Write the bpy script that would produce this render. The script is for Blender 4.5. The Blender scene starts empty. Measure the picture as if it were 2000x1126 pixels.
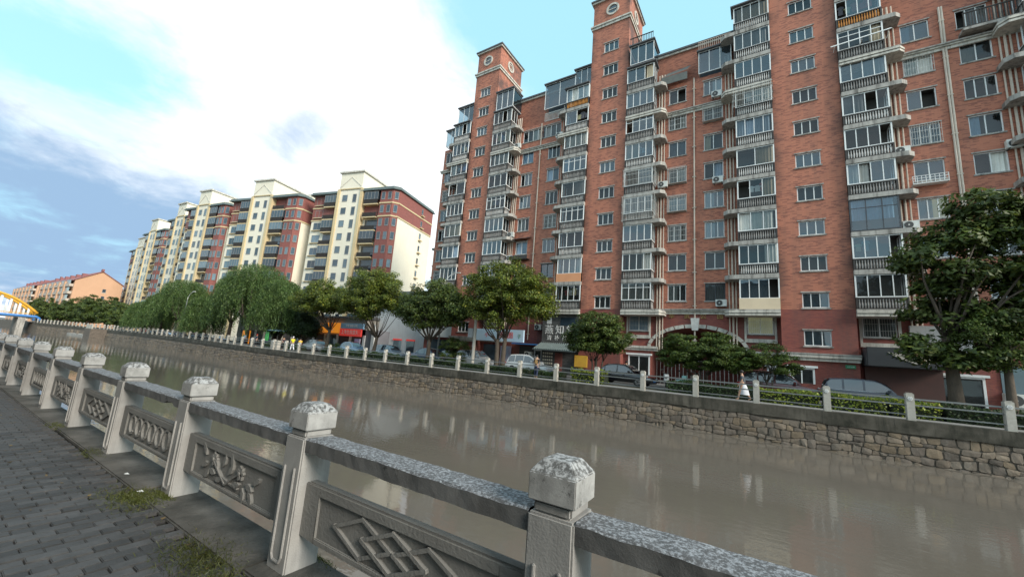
import bpy, bmesh, math, random
import numpy as np
from mathutils import Vector, Matrix
SC = bpy.context.scene
COL = SC.collection
RAD = math.radians
# ------------------------------------------------------------------ camera
EYE = 1.6
def cam_basis(yaw, pitch, roll):
    f = Vector((-math.sin(yaw)*math.cos(pitch), math.cos(yaw)*math.cos(pitch), math.sin(pitch)))
    r = Vector((math.cos(yaw), math.sin(yaw), 0)); u = r.cross(f)
    return r*math.cos(roll)+u*math.sin(roll), u*math.cos(roll)-r*math.sin(roll), f
cr, cu, cf = cam_basis(RAD(33.0706), RAD(9.6405), RAD(4.3363))
cam = bpy.data.cameras.new('camera'); camo = bpy.data.objects.new('camera', cam); COL.objects.link(camo)
M = Matrix((cr, cu, -cf)).transposed().to_4x4(); M.translation = (0, 0, EYE); camo.matrix_world = M
cam.sensor_width = 36; cam.lens = 768.04/2000*36; cam.clip_start = .05; cam.clip_end = 3000
SC.camera = camo
SC.view_settings.view_transform = 'Standard'; SC.view_settings.look = 'None'
SC.view_settings.gamma = 1; SC.view_settings.use_curve_mapping = False
SC.view_settings.exposure = 0.6
# ------------------------------------------------------------------ sun and sky
SUN_DIR = Vector((0.84, -0.20, 0.50)).normalized()
sl = bpy.data.lights.new('sun', 'SUN'); sl.energy = 2.9; sl.angle = RAD(22); sl.color = (1.0, .93, .82)
so = bpy.data.objects.new('sun', sl); COL.objects.link(so)
so.rotation_euler = SUN_DIR.to_track_quat('Z', 'Y').to_euler(); so.location = (30, -30, 40)
W = bpy.data.worlds.new('World'); SC.world = W; W.use_nodes = True
nt = W.node_tree; nt.nodes.clear()
def N(t, **k):
    n = nt.nodes.new(t)
    for a, b in k.items(): setattr(n, a, b)
    return n
def L(a, b): nt.links.new(a, b)
sky = N('ShaderNodeTexSky', sky_type='NISHITA', sun_disc=False)
sky.sun_elevation = math.asin(SUN_DIR.z); sky.sun_rotation = math.atan2(SUN_DIR.x, SUN_DIR.y)
sky.air_density = 1.0; sky.dust_density = .6; sky.ozone_density = 1.0
tc = N('ShaderNodeTexCoord')
def vm(op, a, b=None):
    n = N('ShaderNodeVectorMath', operation=op)
    for i, x in enumerate((a, b)):
        if x is None: continue
        if isinstance(x, (tuple, Vector)): n.inputs[i].default_value = x
        else: L(x, n.inputs[i])
    return n
def mt(op, a, b=None, c=None, clamp=False):
    n = N('ShaderNodeMath', operation=op, use_clamp=clamp)
    for i, x in enumerate((a, b, c)):
        if x is None: continue
        if isinstance(x, (int, float)): n.inputs[i].default_value = x
        else: L(x, n.inputs[i])
    return n.outputs[0]
dirn = vm('NORMALIZE', tc.outputs['Generated']).outputs[0]
sep = N('ShaderNodeSeparateXYZ'); L(dirn, sep.inputs[0])
den = mt('ADD', mt('MAXIMUM', sep.outputs[2], 0.0), .22)
cmb = N('ShaderNodeCombineXYZ'); L(mt('DIVIDE', sep.outputs[0], den), cmb.inputs[0]); L(mt('DIVIDE', sep.outputs[1], den), cmb.inputs[1])
def noise(vec, scale, detail=6, rough=.55, dist=0, off=(0, 0, 0)):
    n = N('ShaderNodeTexNoise'); n.inputs['Scale'].default_value = scale; n.inputs['Detail'].default_value = detail
    n.inputs['Roughness'].default_value = rough; n.inputs['Distortion'].default_value = dist
    L(vm('ADD', vec, off).outputs[0], n.inputs['Vector']); return n.outputs['Fac']
def blob(az, el, k, amp):       # a cloud mass centred at azimuth (from +Y to -X) and elevation
    c = Vector((-math.sin(RAD(az))*math.cos(RAD(el)), math.cos(RAD(az))*math.cos(RAD(el)), math.sin(RAD(el))))
    d = vm('DOT_PRODUCT', dirn, c).outputs['Value']
    return mt('MULTIPLY', mt('EXPONENT', mt('MULTIPLY', mt('SUBTRACT', d, 1.0), k)), amp)
n1 = noise(cmb.outputs[0], 1.5, 10, .6, .5, (3.1, 1.7, 0))
n2 = noise(cmb.outputs[0], 4.5, 8, .62, .3, (7.3, 2.2, 4))
wisp = mt('ADD', mt('MULTIPLY', mt('SUBTRACT', n1, .5), 1.3), mt('MULTIPLY', mt('SUBTRACT', n2, .5), .8))
dens = wisp
BLOBS = [(64, 34, 14, .30), (50, 27, 22, .42), (73, 20, 40, .30), (88, 17, 160, .35), (84, 3, 60, .30), (95, 35, 30, .25),
         (88, 23.5, 70, -.52), (80, 24.5, 120, -.36), (38, 48, 34, -.40), (8, 46, 9, -.55)]
for b in BLOBS: dens = mt('ADD', dens, blob(*b))
mask = N('ShaderNodeMapRange', interpolation_type='SMOOTHSTEP'); L(dens, mask.inputs[0]); mask.inputs[1].default_value = -.30; mask.inputs[2].default_value = .38
# blue-grey shaded undersides of the thicker low clouds
shd = mt('ADD', mt('MULTIPLY', mt('SUBTRACT', noise(cmb.outputs[0], 1.5, 8, .6, .4, (1.3, 9.2, 2)), .5), 1.3), mt('MULTIPLY', mt('SUBTRACT', n2, .5), .8))
for b in [(82, 9, 95, .72), (89, 9.5, 110, .55), (74, 7, 160, .42), (70.5, 14.5, 330, .45), (64.5, 26, 300, .62), (98, 10, 90, .4)]: shd = mt('ADD', shd, blob(*b))
shd = mt('SUBTRACT', shd, blob(50, 36, 9, .35))
shm = N('ShaderNodeMapRange', interpolation_type='SMOOTHSTEP'); L(shd, shm.inputs[0]); shm.inputs[1].default_value = -.05; shm.inputs[2].default_value = .75
cc = N('ShaderNodeMix', data_type='RGBA'); L(shm.outputs[0], cc.inputs['Factor'])
cc.inputs['A'].default_value = (9.3, 9.6, 9.9, 1); cc.inputs['B'].default_value = (2.7, 4.1, 5.9, 1)
tint = N('ShaderNodeMix', data_type='RGBA', blend_type='MULTIPLY'); tint.inputs['Factor'].default_value = 1
L(sky.outputs[0], tint.inputs['A']); tint.inputs['B'].default_value = (1.55, 1.9, 1.55, 1)
veil = N('ShaderNodeMix', data_type='RGBA'); veil.inputs['Factor'].default_value = .72; L(tint.outputs['Result'], veil.inputs['A']); veil.inputs['B'].default_value = (4.3, 8.0, 9.6, 1)   # thin high haze over the clear sky
mx = N('ShaderNodeMix', data_type='RGBA'); L(mask.outputs[0], mx.inputs['Factor']); L(veil.outputs['Result'], mx.inputs['A']); L(cc.outputs['Result'], mx.inputs['B'])
bg = N('ShaderNodeBackground'); bg.inputs['Strength'].default_value = .09; L(mx.outputs['Result'], bg.inputs['Color'])
wo = N('ShaderNodeOutputWorld'); L(bg.outputs[0], wo.inputs['Surface'])

# ------------------------------------------------------------------ materials
MATS = {}
def mat(name, col, col2=None, scale=3.0, rough=.8, bump=0., bscale=30., metal=0., streak=0., streakcol=(.05, .045, .04), spec=.5, contrast=.3, coat=0., rand=0., stretch=(1, 1, 1), emis=None, trans=0.):
    if name in MATS: return MATS[name]
    m = bpy.data.materials.new(name); m.use_nodes = True; t = m.node_tree; t.nodes.clear()
    def n(ty, **k):
        x = t.nodes.new(ty)
        for a, b in k.items(): setattr(x, a, b)
        return x
    out = n('ShaderNodeOutputMaterial'); p = n('ShaderNodeBsdfPrincipled'); t.links.new(p.outputs[0], out.inputs[0])
    p.inputs['Roughness'].default_value = rough; p.inputs['Metallic'].default_value = metal
    p.inputs['Specular IOR Level'].default_value = spec; p.inputs['Coat Weight'].default_value = coat; p.inputs['Coat Roughness'].default_value = .05
    g = n('ShaderNodeNewGeometry'); pos = g.outputs['Position']
    mp = n('ShaderNodeMapping'); t.links.new(pos, mp.inputs[0]); mp.inputs['Scale'].default_value = stretch
    c2 = col2 if col2 else tuple(x*.82 for x in col)
    nz = n('ShaderNodeTexNoise'); nz.inputs['Scale'].default_value = scale; nz.inputs['Detail'].default_value = 6; nz.inputs['Roughness'].default_value = .6
    t.links.new(mp.outputs[0], nz.inputs['Vector'])
    mr = n('ShaderNodeMapRange'); t.links.new(nz.outputs['Fac'], mr.inputs[0]); mr.inputs[1].default_value = .5-contrast; mr.inputs[2].default_value = .5+contrast
    mix = n('ShaderNodeMix', data_type='RGBA'); t.links.new(mr.outputs[0], mix.inputs['Factor'])
    mix.inputs['A'].default_value = (*c2, 1); mix.inputs['B'].default_value = (*col, 1)
    res = mix.outputs['Result']
    if streak > 0:
        m2 = n('ShaderNodeMapping'); t.links.new(pos, m2.inputs[0]); m2.inputs['Scale'].default_value = (3.5, 3.5, .35)
        ns = n('ShaderNodeTexNoise'); ns.inputs['Scale'].default_value = 1.0; ns.inputs['Detail'].default_value = 7; ns.inputs['Roughness'].default_value = .65
        t.links.new(m2.outputs[0], ns.inputs['Vector'])
        r2 = n('ShaderNodeMapRange'); t.links.new(ns.outputs['Fac'], r2.inputs[0]); r2.inputs[1].default_value = .47; r2.inputs[2].default_value = .68; r2.inputs[4].default_value = streak
        x2 = n('ShaderNodeMix', data_type='RGBA'); t.links.new(r2.outputs[0], x2.inputs['Factor']); t.links.new(res, x2.inputs['A']); x2.inputs['B'].default_value = (*streakcol, 1)
        res = x2.outputs['Result']
    if rand > 0:
        hs = n('ShaderNodeHueSaturation'); oi = n('ShaderNodeObjectInfo')
        r3 = n('ShaderNodeMapRange'); t.links.new(oi.outputs['Random'], r3.inputs[0]); r3.inputs[3].default_value = 1-rand; r3.inputs[4].default_value = 1+rand
        t.links.new(r3.outputs[0], hs.inputs['Value']); t.links.new(res, hs.inputs['Color']); res = hs.outputs['Color']
    t.links.new(res, p.inputs['Base Color'])
    if bump > 0:
        nb = n('ShaderNodeTexNoise'); nb.inputs['Scale'].default_value = bscale; nb.inputs['Detail'].default_value = 5
        t.links.new(mp.outputs[0], nb.inputs['Vector'])
        bp = n('ShaderNodeBump'); bp.inputs['Strength'].default_value = bump; bp.inputs['Distance'].default_value = .02
        t.links.new(nb.outputs['Fac'], bp.inputs['Height']); t.links.new(bp.outputs[0], p.inputs['Normal'])
    if emis: p.inputs['Emission Color'].default_value = (*emis[:3], 1); p.inputs['Emission Strength'].default_value = emis[3]
    MATS[name] = m; return m
def brick_mat(name, c1, c2, mortar, bw, bh, dark=.25, msize=.012, soot=.25, edges=()):
    m = bpy.data.materials.new(name); m.use_nodes = True; t = m.node_tree; p = t.nodes['Principled BSDF']; p.inputs['Roughness'].default_value = .75
    g = t.nodes.new('ShaderNodeNewGeometry'); s = t.nodes.new('ShaderNodeSeparateXYZ'); t.links.new(g.outputs['Position'], s.inputs[0])
    a = t.nodes.new('ShaderNodeMath'); a.operation = 'ADD'; t.links.new(s.outputs[0], a.inputs[0]); t.links.new(s.outputs[1], a.inputs[1])
    c = t.nodes.new('ShaderNodeCombineXYZ'); t.links.new(a.outputs[0], c.inputs[0]); t.links.new(s.outputs[2], c.inputs[1])
    b = t.nodes.new('ShaderNodeTexBrick'); t.links.new(c.outputs[0], b.inputs['Vector'])
    b.inputs['Scale'].default_value = 1; b.inputs['Brick Width'].default_value = bw; b.inputs['Row Height'].default_value = bh
    b.inputs['Mortar Size'].default_value = msize*.5; b.inputs['Mortar Smooth'].default_value = .3
    b.inputs['Color1'].default_value = (0, 0, 0, 1); b.inputs['Color2'].default_value = (1, 1, 1, 1); b.inputs['Mortar'].default_value = (.5, .5, .5, 1)
    cr_ = t.nodes.new('ShaderNodeValToRGB'); t.links.new(b.outputs['Color'], cr_.inputs[0])
    e = cr_.color_ramp.elements; e[0].position = 0; e[0].color = (*c2, 1); e[1].position = 1; e[1].color = (*c1, 1)
    x = cr_.color_ramp.elements.new(dark); x.color = (*[c2[i]*.8+c1[i]*.2 for i in range(3)], 1)
    x = cr_.color_ramp.elements.new(dark+.06); x.color = (*[c1[i]*.95 for i in range(3)], 1)
    x = cr_.color_ramp.elements.new(.8); x.color = (*[c1[i]*1.08 for i in range(3)], 1)
    mx_ = t.nodes.new('ShaderNodeMix'); mx_.data_type = 'RGBA'; t.links.new(b.outputs['Fac'], mx_.inputs['Factor']); t.links.new(cr_.outputs[0], mx_.inputs['A']); mx_.inputs['B'].default_value = (*mortar, 1)
    # grime: large blotches and vertical runs
    mp = t.nodes.new('ShaderNodeMapping'); t.links.new(g.outputs['Position'], mp.inputs[0]); mp.inputs['Scale'].default_value = (1.6, 1.6, .13)
    nz = t.nodes.new('ShaderNodeTexNoise'); nz.inputs['Scale'].default_value = .8; nz.inputs['Detail'].default_value = 8; nz.inputs['Roughness'].default_value = .65; t.links.new(mp.outputs[0], nz.inputs['Vector'])
    r = t.nodes.new('ShaderNodeMapRange'); t.links.new(nz.outputs['Fac'], r.inputs[0]); r.inputs[1].default_value = .46; r.inputs[2].default_value = .74; r.inputs[4].default_value = soot*2.4
    m2 = t.nodes.new('ShaderNodeMix'); m2.data_type = 'RGBA'; t.links.new(r.outputs[0], m2.inputs['Factor']); t.links.new(mx_.outputs['Result'], m2.inputs['A']); m2.inputs['B'].default_value = (.10, .07, .06, 1)
    res = m2.outputs['Result']
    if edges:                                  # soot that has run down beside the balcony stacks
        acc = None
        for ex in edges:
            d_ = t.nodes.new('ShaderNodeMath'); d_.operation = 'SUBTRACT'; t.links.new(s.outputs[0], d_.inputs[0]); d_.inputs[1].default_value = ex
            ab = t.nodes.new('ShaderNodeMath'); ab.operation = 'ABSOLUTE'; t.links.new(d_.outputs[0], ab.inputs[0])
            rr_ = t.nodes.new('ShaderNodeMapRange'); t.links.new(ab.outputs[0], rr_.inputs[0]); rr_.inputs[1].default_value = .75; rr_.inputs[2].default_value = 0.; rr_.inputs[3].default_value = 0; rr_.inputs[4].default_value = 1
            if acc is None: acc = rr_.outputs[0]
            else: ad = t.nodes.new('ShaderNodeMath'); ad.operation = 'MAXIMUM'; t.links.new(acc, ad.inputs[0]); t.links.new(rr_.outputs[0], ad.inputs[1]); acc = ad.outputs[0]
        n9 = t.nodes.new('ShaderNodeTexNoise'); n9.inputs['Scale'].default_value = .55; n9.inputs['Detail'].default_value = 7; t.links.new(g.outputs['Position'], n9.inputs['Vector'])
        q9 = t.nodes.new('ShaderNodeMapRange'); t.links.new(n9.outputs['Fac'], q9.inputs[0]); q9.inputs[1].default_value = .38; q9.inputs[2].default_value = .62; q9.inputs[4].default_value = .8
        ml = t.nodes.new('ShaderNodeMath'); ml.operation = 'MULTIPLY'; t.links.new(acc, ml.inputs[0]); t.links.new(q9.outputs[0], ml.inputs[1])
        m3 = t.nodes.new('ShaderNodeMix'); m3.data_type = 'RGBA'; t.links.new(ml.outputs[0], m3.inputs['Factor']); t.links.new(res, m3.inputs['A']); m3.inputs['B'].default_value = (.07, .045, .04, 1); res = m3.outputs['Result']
    t.links.new(res, p.inputs['Base Color'])
    bp = t.nodes.new('ShaderNodeBump'); bp.inputs['Strength'].default_value = .4; bp.inputs['Distance'].default_value = .01; bp.invert = True; t.links.new(b.outputs['Fac'], bp.inputs['Height']); t.links.new(bp.outputs[0], p.inputs['Normal'])
    MATS[name] = m; return m
def lichen_toplight_mat(name, side, side2, ta, tb, sc=40., thr=.5, sscale=5., streak=.3):     # lichen speckle on upward faces; can also carry skylit tops over shaded sides as colour
    m = bpy.data.materials.new(name); m.use_nodes = True; t = m.node_tree; p = t.nodes['Principled BSDF']; p.inputs['Roughness'].default_value = .95
    g = t.nodes.new('ShaderNodeNewGeometry')
    def nz(scale, det=8, rough=.7, st=(1, 1, 1)):
        mp = t.nodes.new('ShaderNodeMapping'); mp.inputs['Scale'].default_value = st; t.links.new(g.outputs['Position'], mp.inputs[0])
        n = t.nodes.new('ShaderNodeTexNoise'); n.inputs['Scale'].default_value = scale; n.inputs['Detail'].default_value = det; n.inputs['Roughness'].default_value = rough; t.links.new(mp.outputs[0], n.inputs['Vector']); return n.outputs['Fac']
    def rng_(x, a, b, c=0., d=1.):
        r = t.nodes.new('ShaderNodeMapRange'); t.links.new(x, r.inputs[0]); r.inputs[1].default_value = a; r.inputs[2].default_value = b; r.inputs[3].default_value = c; r.inputs[4].default_value = d; return r.outputs[0]
    def mixc(f, a, b):
        x = t.nodes.new('ShaderNodeMix'); x.data_type = 'RGBA'; t.links.new(f, x.inputs['Factor'])
        for s_, v in (('A', a), ('B', b)):
            if isinstance(v, tuple): x.inputs[s_].default_value = (*v, 1)
            else: t.links.new(v, x.inputs[s_])
        return x.outputs['Result']
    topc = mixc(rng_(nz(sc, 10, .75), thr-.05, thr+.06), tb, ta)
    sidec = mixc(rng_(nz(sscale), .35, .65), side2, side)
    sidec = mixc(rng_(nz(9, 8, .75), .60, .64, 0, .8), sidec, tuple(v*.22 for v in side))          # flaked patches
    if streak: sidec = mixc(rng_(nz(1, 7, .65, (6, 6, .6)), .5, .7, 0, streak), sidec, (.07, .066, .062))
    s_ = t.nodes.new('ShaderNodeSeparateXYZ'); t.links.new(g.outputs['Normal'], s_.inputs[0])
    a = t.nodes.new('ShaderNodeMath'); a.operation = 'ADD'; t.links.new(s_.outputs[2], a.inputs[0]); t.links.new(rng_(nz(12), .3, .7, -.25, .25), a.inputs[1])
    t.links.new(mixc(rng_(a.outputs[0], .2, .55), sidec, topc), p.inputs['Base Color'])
    bp = t.nodes.new('ShaderNodeBump'); bp.inputs['Strength'].default_value = .4; bp.inputs['Distance'].default_value = .006; t.links.new(nz(90, 6), bp.inputs['Height']); t.links.new(bp.outputs[0], p.inputs['Normal'])
    MATS[name] = m; return m
def glass_mat(name, tint=(.75, .85, .88), refl=.32, rough=.03, opac=.35, body=(.05, .07, .08)):
    m = bpy.data.materials.new(name); m.use_nodes = True; t = m.node_tree; t.nodes.clear()
    o = t.nodes.new('ShaderNodeOutputMaterial'); tr = t.nodes.new('ShaderNodeBsdfTransparent'); tr.inputs[0].default_value = (*tint, 1)
    gl = t.nodes.new('ShaderNodeBsdfGlossy'); gl.inputs['Roughness'].default_value = rough; gl.inputs[0].default_value = (.9, .95, 1, 1)
    df = t.nodes.new('ShaderNodeBsdfDiffuse'); df.inputs[0].default_value = (*body, 1)
    fr = t.nodes.new('ShaderNodeFresnel'); fr.inputs[0].default_value = 1.5
    mr = t.nodes.new('ShaderNodeMapRange'); t.links.new(fr.outputs[0], mr.inputs[0]); mr.inputs[3].default_value = refl-.06; mr.inputs[4].default_value = 1
    a = t.nodes.new('ShaderNodeMixShader'); a.inputs[0].default_value = opac; t.links.new(tr.outputs[0], a.inputs[1]); t.links.new(df.outputs[0], a.inputs[2])
    b = t.nodes.new('ShaderNodeMixShader'); t.links.new(mr.outputs[0], b.inputs[0]); t.links.new(a.outputs[0], b.inputs[1]); t.links.new(gl.outputs[0], b.inputs[2])
    g = t.nodes.new('ShaderNodeNewGeometry'); nz = t.nodes.new('ShaderNodeTexNoise'); nz.inputs['Scale'].default_value = .7; t.links.new(g.outputs['Position'], nz.inputs['Vector'])
    bp = t.nodes.new('ShaderNodeBump'); bp.inputs['Strength'].default_value = .12; bp.inputs['Distance'].default_value = .1; t.links.new(nz.outputs[0], bp.inputs['Height']); t.links.new(bp.outputs[0], gl.inputs['Normal'])
    t.links.new(b.outputs[0], o.inputs[0]); MATS[name] = m; return m
def leaf_mat(name, c1, c2, c3=None):
    m = bpy.data.materials.new(name); m.use_nodes = True; t = m.node_tree; p = t.nodes['Principled BSDF']; o = t.nodes['Material Output']
    g = t.nodes.new('ShaderNodeNewGeometry'); cr_ = t.nodes.new('ShaderNodeValToRGB'); t.links.new(g.outputs['Random Per Island'], cr_.inputs[0])
    e = cr_.color_ramp.elements; e[0].color = (*c1, 1); e[1].color = (*c2, 1)
    if c3: x = cr_.color_ramp.elements.new(.93); x.color = (*c2, 1); e[2].color = (*c3, 1)
    nz = t.nodes.new('ShaderNodeTexNoise'); nz.inputs['Scale'].default_value = .7; nz.inputs['Detail'].default_value = 3; t.links.new(g.outputs['Position'], nz.inputs['Vector'])
    r = t.nodes.new('ShaderNodeMapRange'); t.links.new(nz.outputs['Fac'], r.inputs[0]); r.inputs[1].default_value = .3; r.inputs[2].default_value = .7; r.inputs[3].default_value = .65; r.inputs[4].default_value = 1.35
    hs = t.nodes.new('ShaderNodeHueSaturation'); t.links.new(r.outputs[0], hs.inputs['Value']); t.links.new(cr_.outputs[0], hs.inputs['Color'])
    t.links.new(hs.outputs[0], p.inputs['Base Color']); p.inputs['Roughness'].default_value = .5; p.inputs['Specular IOR Level'].default_value = .4
    tl = t.nodes.new('ShaderNodeBsdfTranslucent'); t.links.new(hs.outputs[0], tl.inputs[0]); mxs = t.nodes.new('ShaderNodeMixShader'); mxs.inputs[0].default_value = .3
    t.links.new(p.outputs[0], mxs.inputs[1]); t.links.new(tl.outputs[0], mxs.inputs[2]); t.links.new(mxs.outputs[0], o.inputs[0]); MATS[name] = m; return m

# ------------------------------------------------------------------ mesh and object helpers
TMP = bpy.data.scenes.new('workbench')          # scratch scene for turning text and skin cages into meshes; removed at the end
class MB:
    def __init__(s): s.v = []; s.f = []; s.m = []; s.c = 0
    def face(s, pts):
        i = len(s.v); s.v += [tuple(p) for p in pts]; s.f.append(tuple(range(i, i+len(pts)))); s.m.append(s.c); return s
    def idx(s, vs, fs):
        i = len(s.v); s.v += [tuple(p) for p in vs]
        for q in fs: s.f.append(tuple(i+k for k in q)); s.m.append(s.c)
        return s
    def box(s, x0, x1, y0, y1, z0, z1):
        return s.idx([(x0, y0, z0), (x1, y0, z0), (x1, y1, z0), (x0, y1, z0), (x0, y0, z1), (x1, y0, z1), (x1, y1, z1), (x0, y1, z1)],
                     [(0, 3, 2, 1), (4, 5, 6, 7), (0, 1, 5, 4), (1, 2, 6, 5), (2, 3, 7, 6), (3, 0, 4, 7)])
    def prism(s, poly, z0, z1):            # plan polygon (counter-clockwise) raised in z
        n = len(poly)
        return s.idx([(x, y, z0) for x, y in poly]+[(x, y, z1) for x, y in poly],
                     [tuple(range(n-1, -1, -1)), tuple(range(n, 2*n))]+[(i, (i+1) % n, n+(i+1) % n, n+i) for i in range(n)])
    def extr(s, poly, y0, y1):             # polygon in x-z pushed along y
        n = len(poly)
        return s.idx([(x, y0, z) for x, z in poly]+[(x, y1, z) for x, z in poly],
                     [tuple(range(n)), tuple(range(2*n-1, n-1, -1))]+[(i, n+i, n+(i+1) % n, (i+1) % n) for i in range(n)])
    def tube(s, pts, rad, n=8, cap=True):
        pts = [Vector(p) for p in pts]; rs = rad if isinstance(rad, (list, tuple)) else [rad]*len(pts)
        vs = []; fs = []; ref = None
        for i, p in enumerate(pts):
            d = (pts[min(i+1, len(pts)-1)]-pts[max(i-1, 0)]).normalized()
            if ref is None: ref = Vector((0, 0, 1)) if abs(d.z) < .9 else Vector((1, 0, 0))
            a = d.cross(ref).normalized(); b = d.cross(a); ref = a.cross(d)
            for k in range(n):
                t = 2*math.pi*k/n; vs.append(p+(a*math.cos(t)+b*math.sin(t))*rs[i])
        for i in range(len(pts)-1):
            for k in range(n): fs.append((i*n+k, i*n+(k+1) % n, (i+1)*n+(k+1) % n, (i+1)*n+k))
        if cap: fs += [tuple(range(n-1, -1, -1)), tuple(range((len(pts)-1)*n, len(pts)*n))]
        return s.idx(vs, fs)
    def lathe(s, cx, cy, prof, n=8, cap=True):
        vs = []; fs = []
        for r, z in prof:
            for k in range(n): t = 2*math.pi*k/n; vs.append((cx+r*math.cos(t), cy+r*math.sin(t), z))
        for i in range(len(prof)-1):
            for k in range(n): fs.append((i*n+k, i*n+(k+1) % n, (i+1)*n+(k+1) % n, (i+1)*n+k))
        if cap: fs += [tuple(range(n-1, -1, -1)), tuple(range((len(prof)-1)*n, len(prof)*n))]
        return s.idx(vs, fs)
    def mesh(s, name, mats, smooth=False, bevel=0., fix=False):
        me = bpy.data.meshes.new(name); me.from_pydata(s.v, [], s.f)
        if not isinstance(mats, (list, tuple)): mats = [mats]
        for x in mats: me.materials.append(x)
        if len(mats) > 1: me.polygons.foreach_set('material_index', s.m)
        if bevel > 0 or fix:
            bm = bmesh.new(); bm.from_mesh(me)
            bmesh.ops.remove_doubles(bm, verts=bm.verts, dist=1e-5); bmesh.ops.recalc_face_normals(bm, faces=bm.faces)
            if bevel > 0:
                es = [e for e in bm.edges if len(e.link_faces) == 2 and e.calc_face_angle(0) > .5]
                bmesh.ops.bevel(bm, geom=es, offset=bevel, segments=2, affect='EDGES', clamp_overlap=True)
            bm.to_mesh(me); bm.free()
        if smooth: me.polygons.foreach_set('use_smooth', [True]*len(me.polygons))
        me.update(); return me
    def obj(s, name, mats, parent=None, loc=(0, 0, 0), rz=0, **k): return put(name, s.mesh(name, mats, **k), parent, loc, rz)
def put(name, me, parent=None, loc=(0, 0, 0), rz=0, scale=None):
    o = bpy.data.objects.new(name, me); COL.objects.link(o); o.location = loc
    if rz: o.rotation_euler = (0, 0, rz)
    if scale: o.scale = scale
    o.parent = parent; return o
def empty(name, loc, rz=0):
    o = bpy.data.objects.new(name, None); COL.objects.link(o); o.location = loc; o.rotation_euler = (0, 0, rz); o.empty_display_size = .3; return o
def tag(o, label, cat, group=None):
    o['label'] = label; o['category'] = cat
    if group: o['group'] = group
    return o
def struct(o): o['kind'] = 'structure'; return o
def stuff(o): o['kind'] = 'stuff'; return o
def copy_tree(o, parent=None):
    c = o.copy(); COL.objects.link(c); c.parent = parent
    for ch in o.children: copy_tree(ch, c)
    return c
def text_mesh(s, size, mat_, extrude=.01, name='lettering'):
    c = bpy.data.curves.new(name, 'FONT'); c.body = s; c.size = size; c.extrude = extrude; c.align_x = 'CENTER'; c.align_y = 'CENTER'
    o = bpy.data.objects.new(name, c); TMP.collection.objects.link(o); TMP.view_layers[0].update()
    me = bpy.data.meshes.new_from_object(o.evaluated_get(TMP.view_layers[0].depsgraph))
    bpy.data.objects.remove(o); me.name = name; me.materials.clear(); me.materials.append(mat_); return me
def text(s, size, mat_, parent, loc, rz=0, extrude=.012, bold=0, name='lettering'):
    o = put(name, text_mesh(s, size, mat_, extrude, name), parent, loc); o.rotation_euler = (math.pi/2, 0, rz); return o
def interp(x, pts):
    for (a, b), (c, d) in zip(pts, pts[1:]):
        lo, hi = min(a, c), max(a, c)
        if lo <= x <= hi: return b+(d-b)*(x-a)/(c-a)
    return pts[0][1] if abs(x-pts[0][0]) < abs(x-pts[-1][0]) else pts[-1][1]
# ------------------------------------------------------------------ palette
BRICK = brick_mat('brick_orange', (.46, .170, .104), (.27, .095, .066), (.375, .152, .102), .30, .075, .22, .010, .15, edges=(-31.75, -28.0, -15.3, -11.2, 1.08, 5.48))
BRICKB = brick_mat('brick_base_red', (.27, .075, .055), (.22, .06, .05), (.19, .07, .06), .24, .06, .3, .010, .25)
BRICKG = brick_mat('brick_grey', (.10, .10, .10), (.06, .06, .06), (.16, .16, .15), .30, .08, .4, .012, .1)
CONC = mat('concrete_stained', (.50, .47, .43), (.28, .26, .24), 2.5, .9, .3, 40, streak=.75)
CORN = mat('cornice_paint', (.70, .66, .59), (.48, .44, .38), 2.2, .85, .2, 40, streak=.55)
WHITEF = mat('white_window_frame', (.86, .86, .85), (.76, .76, .74), 6, .5, streak=.12)
DARKF = mat('dark_window_frame', (.06, .065, .075), None, 6, .4)
DARKROOM = mat('room_interior', (.11, .10, .09), (.05, .05, .05), .6, .9)
ROOMLIT = mat('room_interior_lit', (.75, .66, .45), (.5, .45, .3), .6, .9, emis=(1, .83, .5, .12))
CURT = mat('curtain_pale', (.70, .68, .62), (.50, .50, .47), 2.5, .9, rand=.3)
CURTS = [CURT, CURT, mat('curtain_blue', (.40, .50, .60), (.28, .36, .45), 2.5, .9, rand=.3), mat('curtain_beige', (.58, .47, .33), (.42, .34, .24), 2.5, .9, rand=.3), mat('curtain_grey', (.34, .34, .34), (.22, .22, .22), 2.5, .9, rand=.3)]
GL = [glass_mat('glass_clear', (.75, .82, .84), .075, .02, .08), glass_mat('glass_blue', (.55, .72, .8), .13, .02, .25, (.06, .10, .13)), glass_mat('glass_grey', (.65, .68, .68), .065, .04, .22, (.08, .085, .085))]
BAL = mat('baluster_grey', (.42, .40, .385), (.17, .165, .16), 7, .85, streak=.5)
BALW = mat('baluster_white', (.66, .64, .62), (.40, .385, .37), 7, .85, streak=.3)
BALO = mat('baluster_orange', (.62, .27, .05), (.42, .16, .04), 6, .8, streak=.2)
BLACK = mat('black_iron', (.03, .028, .028), (.05, .04, .035), 8, .6)
GRILLE = mat('steel_grille', (.60, .59, .55), (.45, .43, .40), 9, .45, metal=.3)
PIPE = mat('drain_pipe_plastic', (.70, .60, .50), (.55, .45, .37), 4, .6, streak=.2)
ACW = mat('ac_casing', (.72, .72, .69), (.58, .57, .53), 4, .5, streak=.25)
ACD = mat('ac_fan_dark', (.06, .06, .06), None, 6, .6)
ROOFD = mat('roof_edge_dark', (.14, .14, .15), (.08, .08, .085), 4, .85)
CREAM = mat('cream_plaster', (.82, .755, .63), (.75, .68, .55), .35, .9, .1, 30, streak=.08, streakcol=(.3, .25, .17))
OCHRE = mat('ochre_trim', (.64, .51, .31), (.55, .43, .25), .8, .9, streak=.1)
REDC = brick_mat('red_cladding', (.27, .085, .07), (.22, .07, .058), (.24, .09, .075), .24, .07, .3, .01, .12)
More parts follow.
